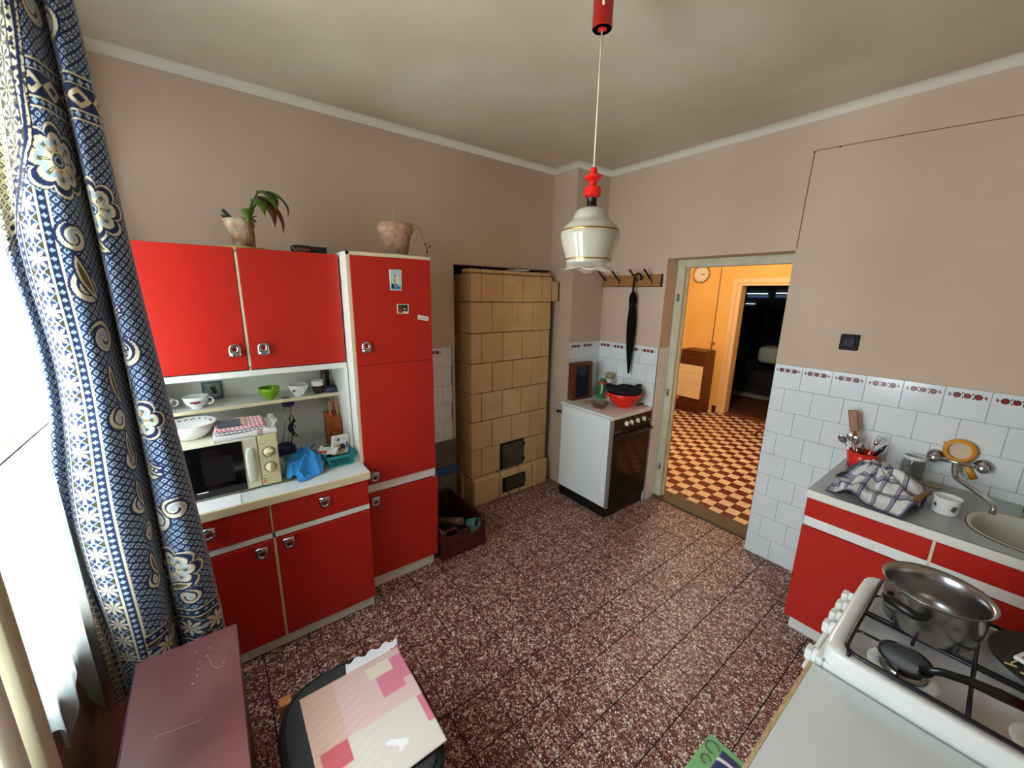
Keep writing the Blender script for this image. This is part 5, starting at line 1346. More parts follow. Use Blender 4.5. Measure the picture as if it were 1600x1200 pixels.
# pot
pc = (2.643, 1.482)
GT = gz + .0058
pt = thing('saucepan', (*pc, GT), 'wide stainless steel pot with black handles on the white cooker', 'pot')
part('body', B().lathe((*pc, GT), [(0, .001), (.084, .0), (.090, .006), (.098, .045), (.101, .080), (.100, .108), (.108, .120), (.111, .121), (.110, .123), (.098, .110), (.099, .08), (.095, .045), (.086, .008), (0, .005)], 48), M_steel, pt)
for sgn in (-1, 1):
    d = Vector((.36, .93, 0)).normalized() * sgn; s_ = Vector((-d.y, d.x, 0)); c0 = Vector((*pc, GT + .094)) + d * .100
    part('handle', B().tube([c0 + s_ * .040, c0 + s_ * .040 + d * .024, c0 + s_ * .030 + d * .034, c0 - s_ * .030 + d * .034, c0 - s_ * .040 + d * .024, c0 - s_ * .040], [.007, .009, .012, .012, .009, .007], 10), M_black, pt)
# black long-handled pan lid / spatula lying on the grid
sp_ = thing('skimmer', (2.66, 1.29, GT), 'black round-headed utensil with a long handle lying across the cooker grid', 'utensil')
part('head', B().lathe((2.628, 1.284, GT), [(0, .0), (.048, 0), (.053, .006), (.052, .009), (.045, .006), (0, .004)], 34), mat('nylon_black', (18, 18, 18), .3), sp_)
part('handle', B().tube([(2.655, 1.272, GT + .006), (2.69, 1.278, GT + .024), (2.73, 1.288, GT + .030), (2.775, 1.302, GT + .026), (2.815, 1.315, GT + .020)], [.009, .010, .011, .014, .013], 10, flat=.7), MATS['nylon_black'], sp_)
gp = thing('griddle', (2.885, 1.555, GT), 'dark flat griddle plate at the back right of the white cooker', 'griddle')
part('plate', B().lathe((2.885, 1.545, GT), [(0, 0), (.128, 0), (.135, .004), (.135, .008), (.13, .006), (0, .006)], 40), mat('griddle_black', (30, 26, 24), .6), gp)
mb = B().box((-.035, -.022, 0), (.035, .022, .010), 0, .002).box((-.026, -.014, .010), (.026, .014, .0105), 1).xf(Matrix.Translation((2.833, 1.510, GT + .0085)) @ Matrix.Rotation(-.35, 4, 'Z'))
solo('matchbox', mb, [M_paper, mat('matchbox_top', (120, 110, 96), .6)], 'white matchbox lying on the griddle plate', 'matchbox')
for k, (xx, yy, rr) in enumerate(((2.795, 1.487, 1.2), (2.790, 1.468, .3), (2.815, 1.455, .0))):
    solo('matchstick', B().box((-.010, -.0015, 0), (.010, .0015, .003)).xf(Matrix.Translation((xx, yy, GT + .0085)) @ Matrix.Rotation(rr, 4, 'Z')), mat('match_wood', (220, 196, 130), .8),
         ['pale matchstick nearest the matchbox, lying crosswise', 'pale matchstick in the middle of the three on the griddle', 'pale matchstick furthest right on the griddle'][k], 'matchstick', 'matchsticks on the griddle')
rk = thing('red_kettle', (2.872, 1.300, GT), 'red enamel pot with a pale green lid cut off by the right picture edge', 'pot')
part('body', B().lathe((2.872, 1.300, GT), [(0, 0), (.05, 0), (.058, .02), (.058, .05), (.050, .065), (0, .066)], 28), mat('red_enamel', (190, 26, 44), .2), rk)
part('lid', B().lathe((2.872, 1.300, GT), [(.050, .066), (.046, .080), (.03, .092), (0, .096)], 28), mat('pale_green', (176, 196, 170), .3), rk)

# ------------------------------------------------------------------ white kitchen table in front of the cooker
tb = thing('kitchen_table', (2.77, .75, 0), 'white-topped kitchen table with a beige front edge at the lower right', 'table')
TZ = .792
part('table_top', B().box((2.476, .30, TZ - .022), (3.07, 1.184, TZ), 0, .001), mat('white_melamine', (218, 225, 227), .25, var=1, vscale=4, col2=(210, 218, 221)), tb)
part('edge_band', B().box((2.468, .30, TZ - .024), (2.476, 1.184, TZ + .0005)), wood('chipboard_edge', (176, 150, 104), (206, 184, 140), (30, 12, 30), .8), tb)
part('apron', B().box((2.50, .33, TZ - .12), (3.05, 1.16, TZ - .022)), M_white, tb)
for xx in (2.50, 3.01):
    for yy in (.33, 1.12): part('leg', B().box((xx, yy, 0), (xx + .04, yy + .04, TZ - .12)), M_white, tb)
solo('crumb', B().pillow((2.70, .905, TZ + .0035), (.0035, .006, .003), 2, 6), M_black, 'small dark crumb on the white table top', 'crumb')

# ------------------------------------------------------------------ stools and bench
sl = thing('stool', (1.66, .215, 0), 'wooden stool with a black seat cover, cardboard lying on it', 'stool')
M_st = wood('stool_wood', (170, 104, 54), (200, 134, 78), (4, 4, 24))
for xx, ys2 in ((1.405, (.028, .378)), (1.83, (.055, .345))):
    for yy in ys2: part('leg', B().box((xx, yy, 0), (xx + .036, yy + .036, .452), 0, .003), M_st, sl)
part('apron', B().box((1.415, .04, .385), (1.425, .41, .43)).box((1.842, .09, .385), (1.852, .345, .43)), M_st, sl)
part('red_band', B().box((1.441, .400, .40), (1.70, .412, .452)), mat('red_cloth', (196, 54, 30), .7), sl)
part('seat', B().pillow((1.66, .215, .442), (.268, .208, .022), 3.2, 18), mat('black_cover', (22, 22, 25), .85, bump=.5, bscale=120), sl)
part('seat_cloth', B().pillow((1.66, .215, .455), (.250, .188, .012), 3.4, 14, fn=lambda q: q + Vector((0, 0, .002 * math.sin(q.x * 160 + 4 * math.sin(q.y * 40))))), mat('charcoal_weave', (44, 44, 48), .8, bump=.4, bscale=200), sl)
# cardboard: colour patches printed on it
def cboard(U, V):          # U along x (far -> near), V along y (left -> right)
    C = np.broadcast_to(lin(186, 164, 146), U.shape + (3,)).copy()
    C[V < .55] = lin(184, 152, 138); C[(V > .3) & (U < .55)] = lin(188, 160, 156); C[(U > .55) & (V > .18)] = lin(186, 178, 168)
    C[(U > .70) & (V < .22)] = lin(214, 150, 128)
    C[(U > .54) & (U < .72) & (V > .05) & (V < .28)] = lin(176, 84, 92)
    C[(U > .08) & (U < .34) & (V > .80) ] = lin(184, 110, 128); C[(U > .20) & (U < .42) & (V > .68) & (V < .90)] = lin(184, 110, 128)
    C[(U > .06) & (U < .20) & (V > .62) & (V < .86)] = lin(194, 184, 164)
    C[(U > .56) & (U < .80) & (V > .93)] = lin(184, 102, 120)
    C[((U - .80) / .06) ** 2 + ((V - .62 - .05 * np.sin(40 * U)) / .05) ** 2 < 1] = lin(204, 204, 204)
    sc_ = .04 * np.sin(90 * (U + .3 * V)) * (V < .5) ; C = np.clip(C * (1 + sc_[..., None]), 0, 1)
    return C
n = 70
U, V = np.meshgrid(np.linspace(0, 1, n), np.linspace(0, 1, n), indexing='ij')
P = np.stack([1.472 + .385 * U, .082 + .322 * V, .4755 + .004 * np.sin(3 * U) + .003 * V], -1)
cbx = grid_obj('cardboard_sheet', P, cboard(U, V), printed('print_cardboard', .75), None, (1.66, .24, .475), thick=.004)
tag(cbx, 'pink and cream patterned cardboard lying flat on the stool', 'cardboard')
P = np.stack([1.425 + .10 * U + .012 * np.sin(23 * V) * (1 - U) * .6, .215 + .185 * V + .02 * (1 - U), .4695 + .001 * U], -1)
def torn(U, V):
    C = np.broadcast_to(lin(200, 202, 205), U.shape + (3,)).copy(); C[U > .45] = lin(214, 204, 190); C[(U > .3) & (V > .84)] = lin(184, 102, 120); return C
tp_ = grid_obj('torn_cardboard', P, torn(U, V), printed('print_torn', .8), None, (1.47, .31, .469), thick=.0015)
tag(tp_, 'torn white edge of paper sticking out beyond the cardboard on the stool', 'paper')

bn = thing('bench', (1.62, -.18, 0), 'narrow maroon lacquered bench cabinet at the lower left', 'bench')
M_mar = mat('maroon_lacquer', (112, 70, 70), .30, var=1, vscale=5, col2=(100, 60, 62), bump=.04, bscale=10)
BZ = .60
part('lid', B().box((1.158, -.312, BZ - .022), (2.02, -.050, BZ), 0, .003), M_mar, bn)
part('body', B().box((1.165, -.304, .05), (2.01, -.058, BZ - .022)), mat('bench_dark', (34, 18, 22), .4), bn)
part('foot', B().box((1.18, -.29, 0), (1.23, -.07, .05)), MATS['bench_dark'], bn); part('foot', B().box((1.95, -.29, 0), (2.0, -.07, .05)), MATS['bench_dark'], bn)
part('edge_strip', B().box((1.160, -.3135, BZ - .020), (2.02, -.312, BZ - .002)), mat('blue_edge', (60, 56, 92), .3), bn)
sb = B()
sb.tube([(1.20 + .13 * math.sin(a) , -.075 - .10 * (1 - math.cos(a)) * .3, BZ + .0003) for a in np.linspace(.2, 2.6, 24)], .0012, 4, flat=.3)
part('scratch', sb, mat('scratch_pale', (196, 160, 164), .6), bn, 'curved pale scratch'); sb = B()
sb.tube([(1.47 + .02 * t, -.245 + .10 * t, BZ + .0003) for t in np.linspace(0, 1, 8)], .0009, 4, flat=.3)
part('scratch', sb, MATS['scratch_pale'], bn, 'straight pale scratch'); sb = B()
for k in range(12): sb.disc((1.19 + random.uniform(0, .16), -.09 - random.uniform(0, .09), BZ + .0004), random.uniform(.0012, .003), 6)
part('paint_specks', sb, MATS['scratch_pale'], bn)['kind'] = 'stuff'

gs = thing('green_stool', (2.45, .90, 0), 'small stool with a worn green top under the table edge', 'stool')
part('seat', B().box((2.302, .74, .425), (2.60, 1.068, .450), 0, .004), mat('green_paint', (126, 184, 124), .5, var=1, vscale=20, col2=(110, 168, 112)), gs)
for xx in (2.315, 2.555):
    for yy in (.755, 1.02): part('leg', B().box((xx, yy, 0), (xx + .032, yy + .032, .425)), M_st, gs)
b = B()
for cx_, cy_, r in ((2.325, 1.03, .018), (2.328, .985, .012)):
    b.tube([(cx_ + r * math.cos(a), cy_ + r * math.sin(a), .4505) for a in np.linspace(.3, 5.2, 14)], .003, 4, flat=.3)
part('stain', b, mat('rust_stain', (108, 74, 50), .8), gs, 'brown ring stains')
n = 60
U, V = np.meshgrid(np.linspace(0, 1, n), np.linspace(0, 1, n), indexing='ij')
P = np.stack([2.348 + .25 * U, .745 + .30 * V, .4525 + .016 * (1 - (2 * U - 1) ** 6) * (1 - (2 * V - 1) ** 6)], -1)
C = np.broadcast_to(lin(34, 38, 96), U.shape + (3,)).copy()
q = (V * 6) % 1; C[np.abs(q - .3) < .09] = lin(230, 228, 232); C[np.abs(q - .52) < .05] = lin(110, 60, 110)
o = grid_obj('cushion', P, C, printed('print_cushion', .85, .2), None, (2.47, .9, .4522), thick=.002)
tag(o, 'navy cushion with white stripes on the green stool', 'cushion')

# ------------------------------------------------------------------ pendant lamp
LX, LY = 1.709, 1.05
lm = thing('pendant_lamp', (LX, LY, 1.89), 'pendant lamp with a frilled milky glass shade and red fittings', 'lamp')
M_lred = mat('lamp_red', (206, 34, 26), .25)
part('canopy', B().lathe((LX, LY, 2.530), [(0, 0), (.028, 0), (.028, 0), (.030, .003), (.030, .003), (.030, .2335), (0, .2335)], 28), M_lred, lm)
part('peeled_mark', B().lathe((LX, LY, 2.530), [(.0304, .045), (.0304, .12)], 6, a0=-.95, a1=-.75), mat('plaster_white', (220, 214, 204), .8), lm)
part('cord', B().tube([(LX, LY, 2.535), (LX, LY, 2.13)], .0026, 8), mat('cord_cream', (214, 204, 172), .6), lm)
def sharp(pr):
    out = []
    for p in pr: out += [p, p]
    return out[1:-1]
part('ceiling_cup', B().lathe((LX, LY, 2.090), sharp([(.0, .060), (.010, .060), (.011, .042), (.027, .036), (.0285, .030), (.022, .024), (.012, .020), (.011, .006), (.026, .002), (.0275, -.004), (.0265, -.024), (.017, -.030), (.0, -.030)]), 28), M_lred, lm)
part('socket', B().lathe((LX, LY, 2.028), sharp([(.016, .034), (.0155, .012), (.019, .008), (.020, .002), (0, .0)]), 24), M_black, lm)
# upper milky bowl and clear skirt
prof = [(.016, .142), (.036, .139), (.052, .128), (.059, .108), (.060, .104), (.070, .096), (.086, .082), (.097, .060), (.0975, .048), (.093, .028), (.080, -.010), (.074, -.034)]
M_milk = mat('milk_glass', (172, 166, 148), .12, trans=.12, coat=.3)
part('shade', B().lathe((LX, LY, 1.89), prof, 48).lathe((LX, LY, 1.89), [(r - .003, h) for r, h in prof][::-1], 48), M_milk, lm)
sk_prof = [(.074, -.034), (.0755, -.042), (.080, -.050), (.089, -.057), (.101, -.058)]
def fr2(a, k, r, h):
    t = (0, .1, .4, .8, 1)[k]; return (r + t * .007 * math.cos(8 * a), h - t * .006 * math.cos(8 * a))
part('frill', B().lathe((LX, LY, 1.89), sk_prof, 96, wob=fr2), mat('frill_glass', (230, 216, 196), .08, trans=.75, ior=1.2, coat=.3), lm)
M_gold = mat('gold_line', (150, 110, 50), .3, metal=.6)
for r, h in ((.0945, .067), (.0765, -.023)): part('gold_band', B().lathe((LX, LY, 1.89), [(r + .0006, h + .0028), (r + .0014, h), (r + .0002, h - .0028)], 48), M_gold, lm)
# ------------------------------------------------------------------ patterned curtain gathered beside the window
NAVY, CREAM, PALE, OLIVE, MIDB = lin(24, 40, 84), lin(222, 212, 182), lin(168, 190, 206), lin(104, 92, 44), lin(52, 84, 130)
CZ0, CZ1 = .375, 2.64
KZ = np.array([.375, .60, 1.05, 1.50, 1.85, 2.20, 2.45, 2.64])
def K(*v): return np.array(v, float)
hem_y = K(-.408, -.412, -.424, -.376, -.384, -.398, -.405, -.405)
hem_x = K(1.02, 1.03, 1.04, 1.05, 1.05, 1.02, 1.0, .98)
crease = K(-.230, -.229, -.228, -.227, -.227, -.235, -.240, -.240)
right = K(-.092, -.098, -.118, -.142, -.158, -.172, -.181, -.190)
ctrl = []   # list of (x(z), y(z))
def add(x, y): ctrl.append((np.broadcast_to(x, KZ.shape).astype(float), np.broadcast_to(y, KZ.shape).astype(float)))
small = K(.030, .030, .028, .020, .02, .05, .08, .085)      # width of the turned-over hem strip
add(hem_x - .03, hem_y - .005); add(hem_x, hem_y)
add(hem_x + .015, hem_y + small * .6); add(hem_x - .012, hem_y + small)
w = crease - (hem_y + small)
add(hem_x + .018, hem_y + small + w * .12); add(hem_x + .050, hem_y + small + w * .40); add(hem_x + .045, hem_y + small + w * .72)
add(hem_x + .005, crease - .012); add(hem_x - .085, crease)
w2 = right - crease
add(hem_x - .035, crease + w2 * .10); add(hem_x + .002, crease + w2 * .40); add(hem_x - .005, crease + w2 * .75)
add(hem_x - .045, right); add(hem_x - .13, right - .02); add(hem_x - .17, right - .12); add(hem_x - .19, right - .17); add(hem_x - .155, right - .21); add(hem_x - .20, -.385 + 0 * right)
def smooth_interp(z, kv):
    # cubic-ish interpolation over the key heights
    i = np.clip(np.searchsorted(KZ, z) - 1, 0, len(KZ) - 2); t = (z - KZ[i]) / (KZ[i + 1] - KZ[i])
    p0 = kv[np.clip(i - 1, 0, None)]; p1 = kv[i]; p2 = kv[i + 1]; p3 = kv[np.clip(i + 2, None, len(KZ) - 1)]
    return .5 * ((2 * p1) + (-p0 + p2) * t + (2 * p0 - 5 * p1 + 4 * p2 - p3) * t ** 2 + (-p0 + 3 * p1 - 3 * p2 + p3) * t ** 3)
NZc, NUc = 900, 330
zz = np.linspace(CZ0, CZ1, NZc)
cx = np.stack([smooth_interp(zz, c[0]) for c in ctrl], 0); cy = np.stack([smooth_interp(zz, c[1]) for c in ctrl], 0)   # (nc, NZ)
nc = len(ctrl); s = np.linspace(0, nc - 1.0001, NUc)
i = np.floor(s).astype(int); t = (s - i)[:, None]
def cat(c):
    p0 = c[np.clip(i - 1, 0, None)]; p1 = c[i]; p2 = c[np.clip(i + 1, None, nc - 1)]; p3 = c[np.clip(i + 2, None, nc - 1)]
    return .5 * ((2 * p1) + (-p0 + p2) * t + (2 * p0 - 5 * p1 + 4 * p2 - p3) * t ** 2 + (-p0 + 3 * p1 - 3 * p2 + p3) * t ** 3)
X = cat(cx); Y = cat(cy); Z = np.broadcast_to(zz, X.shape).copy()
# arc length at mid height gives the woven width; keep it the same at all heights
kmid = NZc // 2
al = np.concatenate([[0], np.cumsum(np.hypot(np.diff(X[:, kmid]), np.diff(Y[:, kmid])))])
# resample columns to equal cloth width so that the pattern is even
ue = np.concatenate([np.linspace(0, .56, 340, endpoint=False), np.linspace(.56, al[-1], 90)])
X = np.stack([np.interp(ue, al, X[:, k]) for k in range(NZc)], 1); Y = np.stack([np.interp(ue, al, Y[:, k]) for k in range(NZc)], 1)
Z = np.broadcast_to(zz, X.shape).copy(); U = np.broadcast_to(ue[:, None], X.shape).copy()
# fine drape irregularity
X = X + .004 * np.sin(38 * U + 2.2 * Z) + .003 * np.sin(90 * U - 3 * Z); Y = Y + .003 * np.sin(30 * U + 1.4 * Z + 1)
Z = Z - .010 * np.sin(U * 21 + .8) * np.clip((.7 - Z) / .33, 0, 1)

def curtain_pattern(u, z):
    C = np.empty(u.shape + (3,)); C[:] = NAVY
    def lattice(p=.0250, lo=.15, hi=.33):
        a = ((u + z) / p) % 1.0; b = ((u - z) / p) % 1.0
        d = np.maximum(np.abs(a - .5), np.abs(b - .5)); return (d > lo) & (d < hi)
    lat = lattice()
    C[lat] = PALE * .95
    u0 = .03
    # ---- vertical side border
    eb = u0 + .060
    v = u - eb
    def vline(c, w_=.0022): return np.abs(v - c) < w_
    band = (v > 0) & (v < .094)
    C[band] = NAVY
    dz = np.abs(((z / .021) % 1) - .5) * .021
    for c in (.011, .083): C[(np.abs(v - c) + dz) < .0062] = PALE
    sp = .066; zc = (np.floor(z / sp) + .5) * sp; zr = z - zc; vr = v - .047
    ang = np.arctan2(zr, vr); rad = np.hypot(vr, zr)
    star_r = .027 * (.42 + .58 * np.abs(np.cos(4 * ang)) ** 1.3)
    inb = (v > .022) & (v < .072)
    C[inb & (rad < star_r) & (np.abs(np.sin(4 * ang)) < .90)] = CREAM
    C[inb & (rad < .004)] = PALE
    zr2 = ((z / sp) % 1 - .0); zr2 = np.minimum(zr2, 1 - zr2) * sp
    r2 = np.hypot(vr, zr2); C[inb & (r2 < .0085) & (r2 > .0045)] = PALE
    for sg in (-1, 1):
        tri = np.abs(vr - sg * .024) * .9 + zr2; C[inb & (tri < .016) & (tri > .0125)] = PALE * .8; C[inb & (tri < .0115)] = OLIVE * .35
    for c in (0, .021, .073, .094): C[vline(c)] = CREAM
    # ---- bottom border
    bb = z < .66; field = (v > .094)
    zb = z - .46
    m = (zb > 0) & (zb < .165) & field
    C[m] = NAVY
    du = np.abs(((u / .021) % 1) - .5) * .021
    for c in (.016, .150): C[m & ((np.abs(zb - c) + du) < .0062)] = PALE
    uc = (np.floor(u / sp) + .5) * sp; ur = u - uc; zb2 = zb - .083; ang = np.arctan2(zb2, ur); rad = np.hypot(ur, zb2)
    star_r = .036 * (.42 + .58 * np.abs(np.cos(4 * ang)) ** 1.3); inn = m & (zb > .03) & (zb < .136)
    C[inn & (rad < star_r) & (np.abs(np.sin(4 * ang)) < .90)] = CREAM
    ur2 = ((u / sp) % 1); ur2 = np.minimum(ur2, 1 - ur2) * sp; r2 = np.hypot(ur2, zb2); C[inn & (r2 < .010) & (r2 > .005)] = PALE
    for sg in (-1, 1):
        tri = np.abs(zb2 - sg * .05) * .9 + ur2; C[inn & (tri < .026) & (tri > .022)] = PALE * .8; C[inn & (tri < .020)] = OLIVE * .35
    for c in (0, .032, .134, .165): C[field & (np.abs(zb - c) < .0024)] = CREAM
    # corner block: nested diamonds
    cbk = band & (zb > -.03) & (zb < .085); C[cbk] = NAVY
    dd = np.abs(v - .047) + np.abs(zb - .027) * .95
    for lo, hi, c in ((.052, .057, CREAM), (.040, .044, PALE), (.024, .032, CREAM), (.006, .014, PALE)): C[cbk & (dd > lo) & (dd < hi)] = c
    for c in (-.03, .085): C[band & (np.abs(zb - c) < .0022)] = CREAM
    # ---- upper horizontal band
    zt = z - 2.235
    m = (np.abs(zt) < .055) & field; C[m] = NAVY
    C[m & (np.abs(np.abs(zt) - .042) + du < .008)] = PALE
    C[m & (np.abs(ur2) * .8 + np.abs(zt) < .026)] = CREAM; C[m & (np.abs(ur2) * .8 + np.abs(zt) < .012)] = NAVY
    for c in (-.055, -.032, .032, .055): C[field & (np.abs(zt - c) < .0024)] = CREAM
    # ---- large motifs
    def zone(c, r): return (np.abs(u - c[0]) < r) & (np.abs(z - c[1]) < r)
    def flower(c, R, npet=8):
        m = zone(c, R * 1.6); x = u[m] - c[0]; y = z[m] - c[1]; a = np.arctan2(y, x); r = np.hypot(x, y); cc = C[m]
        lob = np.abs(np.cos(npet / 2 * a)) ** .55; edge = R * (.72 + .28 * lob)
        cc[r < edge * 1.42] = NAVY; cc[(r < edge * 1.36) & (r > edge * 1.24)] = CREAM
        cc[r < edge * 1.12] = NAVY; cc[r < edge] = CREAM
        cc[(r < edge * .82) & (r > edge * .60)] = PALE
        pet = np.abs(((a * npet / (2 * PI)) % 1) - .5); cc[(r < R * .74) & (r > R * .34) & (pet > .36)] = OLIVE
        cc[(r < R * .60) & (r > R * .40) & (pet > .45)] = CREAM
        cc[r < R * .26] = NAVY; cc[r < R * .20] = PALE; cc[r < R * .12] = NAVY
        C[m] = cc
    def stroke(pts, wid, col, out=None):
        pts = np.array(pts); lo = pts.min(0) - .03; hi = pts.max(0) + .03
        m = (u > lo[0]) & (u < hi[0]) & (z > lo[1]) & (z < hi[1]); x = u[m]; y = z[m]; d = np.full(x.shape, 9.); ww = np.zeros(x.shape)
        for k in range(len(pts)):
            dk = np.hypot(x - pts[k, 0], y - pts[k, 1]) - wid[k]; d = np.minimum(d, dk)
        cc = C[m]; cc[d < .0065] = NAVY; cc[d < 0] = col
        if out is not None: cc[d < -.0055] = out
        C[m] = cc
    def spiral(c, R, dirn=1, rot=0.0, inner=PALE):
        th = np.linspace(0, 1.65 * 2 * PI * .82, 46); rr = R * (1 - th / th[-1] * .80)
        pts = [(c[0] + dirn * r * math.cos(q + rot), c[1] + r * math.sin(q + rot)) for q, r in zip(th, rr)]
        wd = np.interp(np.linspace(0, 1, 46), [0, .15, .6, 1], [.002, .005, .0085, .013]) * R / .04
        stroke(pts, wd, CREAM, inner)
    def leafm(c, L_, ang, bend=.3):
        t_ = np.linspace(0, 1, 30); q = ang + bend * (t_ - .5) * 2
        px = c[0] + np.cumsum(np.cos(q)) * L_ / 30; py = c[1] + np.cumsum(np.sin(q)) * L_ / 30
        stroke(list(zip(px, py)), .013 * np.sin(PI * t_) ** .8 + .001, CREAM, OLIVE)
    def scallop(c, R, a0, a1):
        th = np.linspace(a0, a1, 60)
        for f, w_ in ((1.0, .0035), (.74, .003)): stroke([(c[0] + R * f * math.cos(q), c[1] + R * f * math.sin(q)) for q in th], np.full(60, w_), CREAM)
        for q in th[::6]: stroke([(c[0] + R * .87 * math.cos(q), c[1] + R * .87 * math.sin(q))], [.0042], CREAM)
    flower((.230, 2.06), .068); flower((.405, .795), .066); flower((.43, 1.955), .062); flower((.42, 1.345), .052, 6)
    for c, R, d, rot in (((.225, 1.875), .030, 1, 2.0), ((.235, 1.745), .036, 1, 1.2), ((.250, 1.605), .038, -1, .4), ((.245, 1.365), .030, 1, 1.5), ((.262, 1.23), .030, -1, 2.6),
                         ((.255, 1.075), .028, 1, 1.6), ((.268, .965), .028, -1, .5), ((.385, 1.795), .036, 1, 1.0), ((.42, 1.56), .036, -1, 2.0), ((.385, 1.47), .028, 1, 2.5), ((.42, 1.17), .026, 1, 1.0),
                         ((.395, .985), .036, -1, 1.2), ((.37, .685), .022, 1, 1.0), ((.44, .68), .024, -1, 1.4), ((.25, .80), .026, 1, 2.2), ((.46, 1.03), .03, 1, 1.0), ((.26, 2.42), .034, 1, 1.0), ((.41, 2.40), .034, -1, 1.0), ((.36, 2.12), .03, 1, .6)):
        spiral(c, R * 1.28, d, rot)
    for c, L_, a_ in (((.215, 1.83), .10, -1.2), ((.245, 1.53), .10, -1.35), ((.262, 1.32), .09, -1.45), ((.258, 1.16), .08, -1.4), ((.37, 1.90), .08, -.6), ((.37, .72), .07, .2), ((.245, .90), .08, -1.3)): leafm(c, L_ * 1.25, a_)
    scallop((.46, 1.62), .075, 1.9, 4.2); scallop((.455, 1.245), .085, 2.7, 4.6)
    # ---- reverse side shown by the turned hem: colours exchanged
    wid = np.interp(z, [.375, .55, .95, 1.06, 1.12, 1.80, 1.88, 2.1, 2.64], [.070, .068, .058, .030, .0, .0, .07, .15, .19]) + .03
    rev = u < wid
    d_ = np.abs(C - NAVY).sum(-1) < .02
    R_ = C.copy(); R_[d_] = CREAM; R_[~d_] = OLIVE * .5 + NAVY * .3
    R_[rev & (np.abs(u - wid + .012) < .004)] = NAVY
    du2 = np.abs(u - wid + .026) + np.abs(((z / .028) % 1) - .5) * .028; R_[(du2 < .008)] = NAVY * .6
    C[rev] = R_[rev]
    C[np.abs(u - wid) < .0018] = NAVY * .6
    return C
Cc = curtain_pattern(U, Z)
P = np.stack([X, Y, Z], -1)
ct = thing('curtain', (.95, -.25, CZ0), 'navy curtain with cream flowers and scrolls hanging at the left', 'curtain')
grid_obj('cloth', P, Cc, printed('woven_curtain', .85, .25, .2), ct, thick=.0016)
rod = thing('curtain_rod', (1.0, -.28, 2.65), 'wooden curtain rod above the window', 'curtain rod')
part('rod', B().cyl((.45, -.28, 2.664), (1.95, -.28, 2.664), .012, n=14), M_darkwood, rod)
for xx in (.47, 1.93): part('bracket', B().box((xx - .01, WY + .001, 2.655), (xx + .01, -.275, 2.672)), M_darkwood, rod)
for xx in np.linspace(.60, 1.0, 6): part('ring', B().tube([(xx, -.28 + .018 * math.cos(a), 2.655 + .022 * math.sin(a)) for a in np.linspace(0, 2 * PI, 16, endpoint=False)], .0025, 6, closed=True), M_darkwood, rod)

# ------------------------------------------------------------------ net curtains
def net(name, x0, x1, z0f, z1, y, amp, freq, label, pat, op, seed, nx=220, nz=200):
    U, V = np.meshgrid(np.linspace(0, 1, nx), np.linspace(0, 1, nz), indexing='ij')
    Xn = x0 + (x1 - x0) * U; zb = z0f(Xn)
    Zn = z1 + (zb - z1) * V
    Yn = y + amp * (.3 + .7 * V) * np.sin(freq * Xn * 2 * PI + seed + .8 * V) + .4 * amp * np.sin(freq * 2.7 * Xn * 2 * PI + 1)
    C = np.repeat(pat(Xn, Zn, U, V)[..., None], 3, -1)
    o = grid_obj(name, np.stack([Xn, Yn, Zn], -1), C, sheer('sheer_' + name + str(seed), (150, 156, 158), op), None, ((x0 + x1) / 2, y, float(zb.min())))
    return tag(o, label, 'net curtain', 'net curtains at the window')
def pat_low(X, Z, U, V):
    c = np.zeros(X.shape)
    a = (X / .045) % 1; b = (Z / .06) % 1; row = np.floor(Z / .06).astype(int) % 2
    a = (X / .045 + .5 * row) % 1
    c[(np.abs(a - .5) < .14) & (np.abs(b - .5) < .11)] = 1
    c[np.abs(b - .5) < .02] = np.maximum(c[np.abs(b - .5) < .02], .35)
    c[(V < .012) | (V > .985) | (U > .992) | (U < .008)] = .9
    return c
def pat_up(X, Z, U, V):
    p = .12; a = (X / p) % 1 - .5; b = (Z / p) % 1 - .5; an = np.arctan2(b, a); r = np.hypot(a, b)
    c = np.zeros(X.shape); c[r < .46 * np.abs(np.cos(3 * an))] = .75; c[np.abs(r - .48) < .02] = .6
    return c
net('lace_net', .60, 1.478, lambda x: .70 - .26 * np.exp(-((x - 1.10) / .10) ** 2) + .05 * np.sin(x * 31) - .05 * np.exp(-((x - 1.38) / .06) ** 2), 1.357, -.405, .010, 7, 'white cafe net with small squares strung across the lower window', pat_low, .86, 0)
net('lace_net', .60, 1.49, lambda x: 1.40 + 0 * x, 2.42, -.412, .008, 6, 'plain white net with leaf pattern over the upper window', pat_up, .6, 3)
cw = thing('curtain_wire', (1.0, -.405, 1.357), 'thin dark wire carrying the cafe net', 'wire')
part('wire', B().tube([(.50, -.405, 1.360), (1.52, -.405, 1.360)], .0022, 6), mat('wire_dark', (60, 56, 52), .4, metal=.6), cw)
for xx in (.50, 1.52): part('hook', B().cyl((xx, -.405, 1.360), (xx, WY + .001, 1.360), .003, n=8), M_steel, cw)
hp = thing('heating_pipe', (1.60, -.385, 0), 'cream heating pipe running up the wall beside the window', 'pipe')
part('pipe', B().cyl((1.600, -.385, .0), (1.600, -.385, 2.745), .026, n=18), M_cream, hp)
for z in (.5, 1.9): part('bracket', B().cyl((1.600, WY, z), (1.600, -.385, z), .006, n=8).lathe((1.600, -.385, z - .01), [(.027, 0), (.028, .002), (.028, .018), (.027, .02)], 18), M_steel, hp)
hp2 = thing('heating_pipe', (1.70, -.385, 0), 'second cream heating pipe, cut off by the lower left picture corner', 'pipe')
part('pipe', B().cyl((1.700, -.385, .0), (1.700, -.385, 2.745), .026, n=18), M_white, hp2)

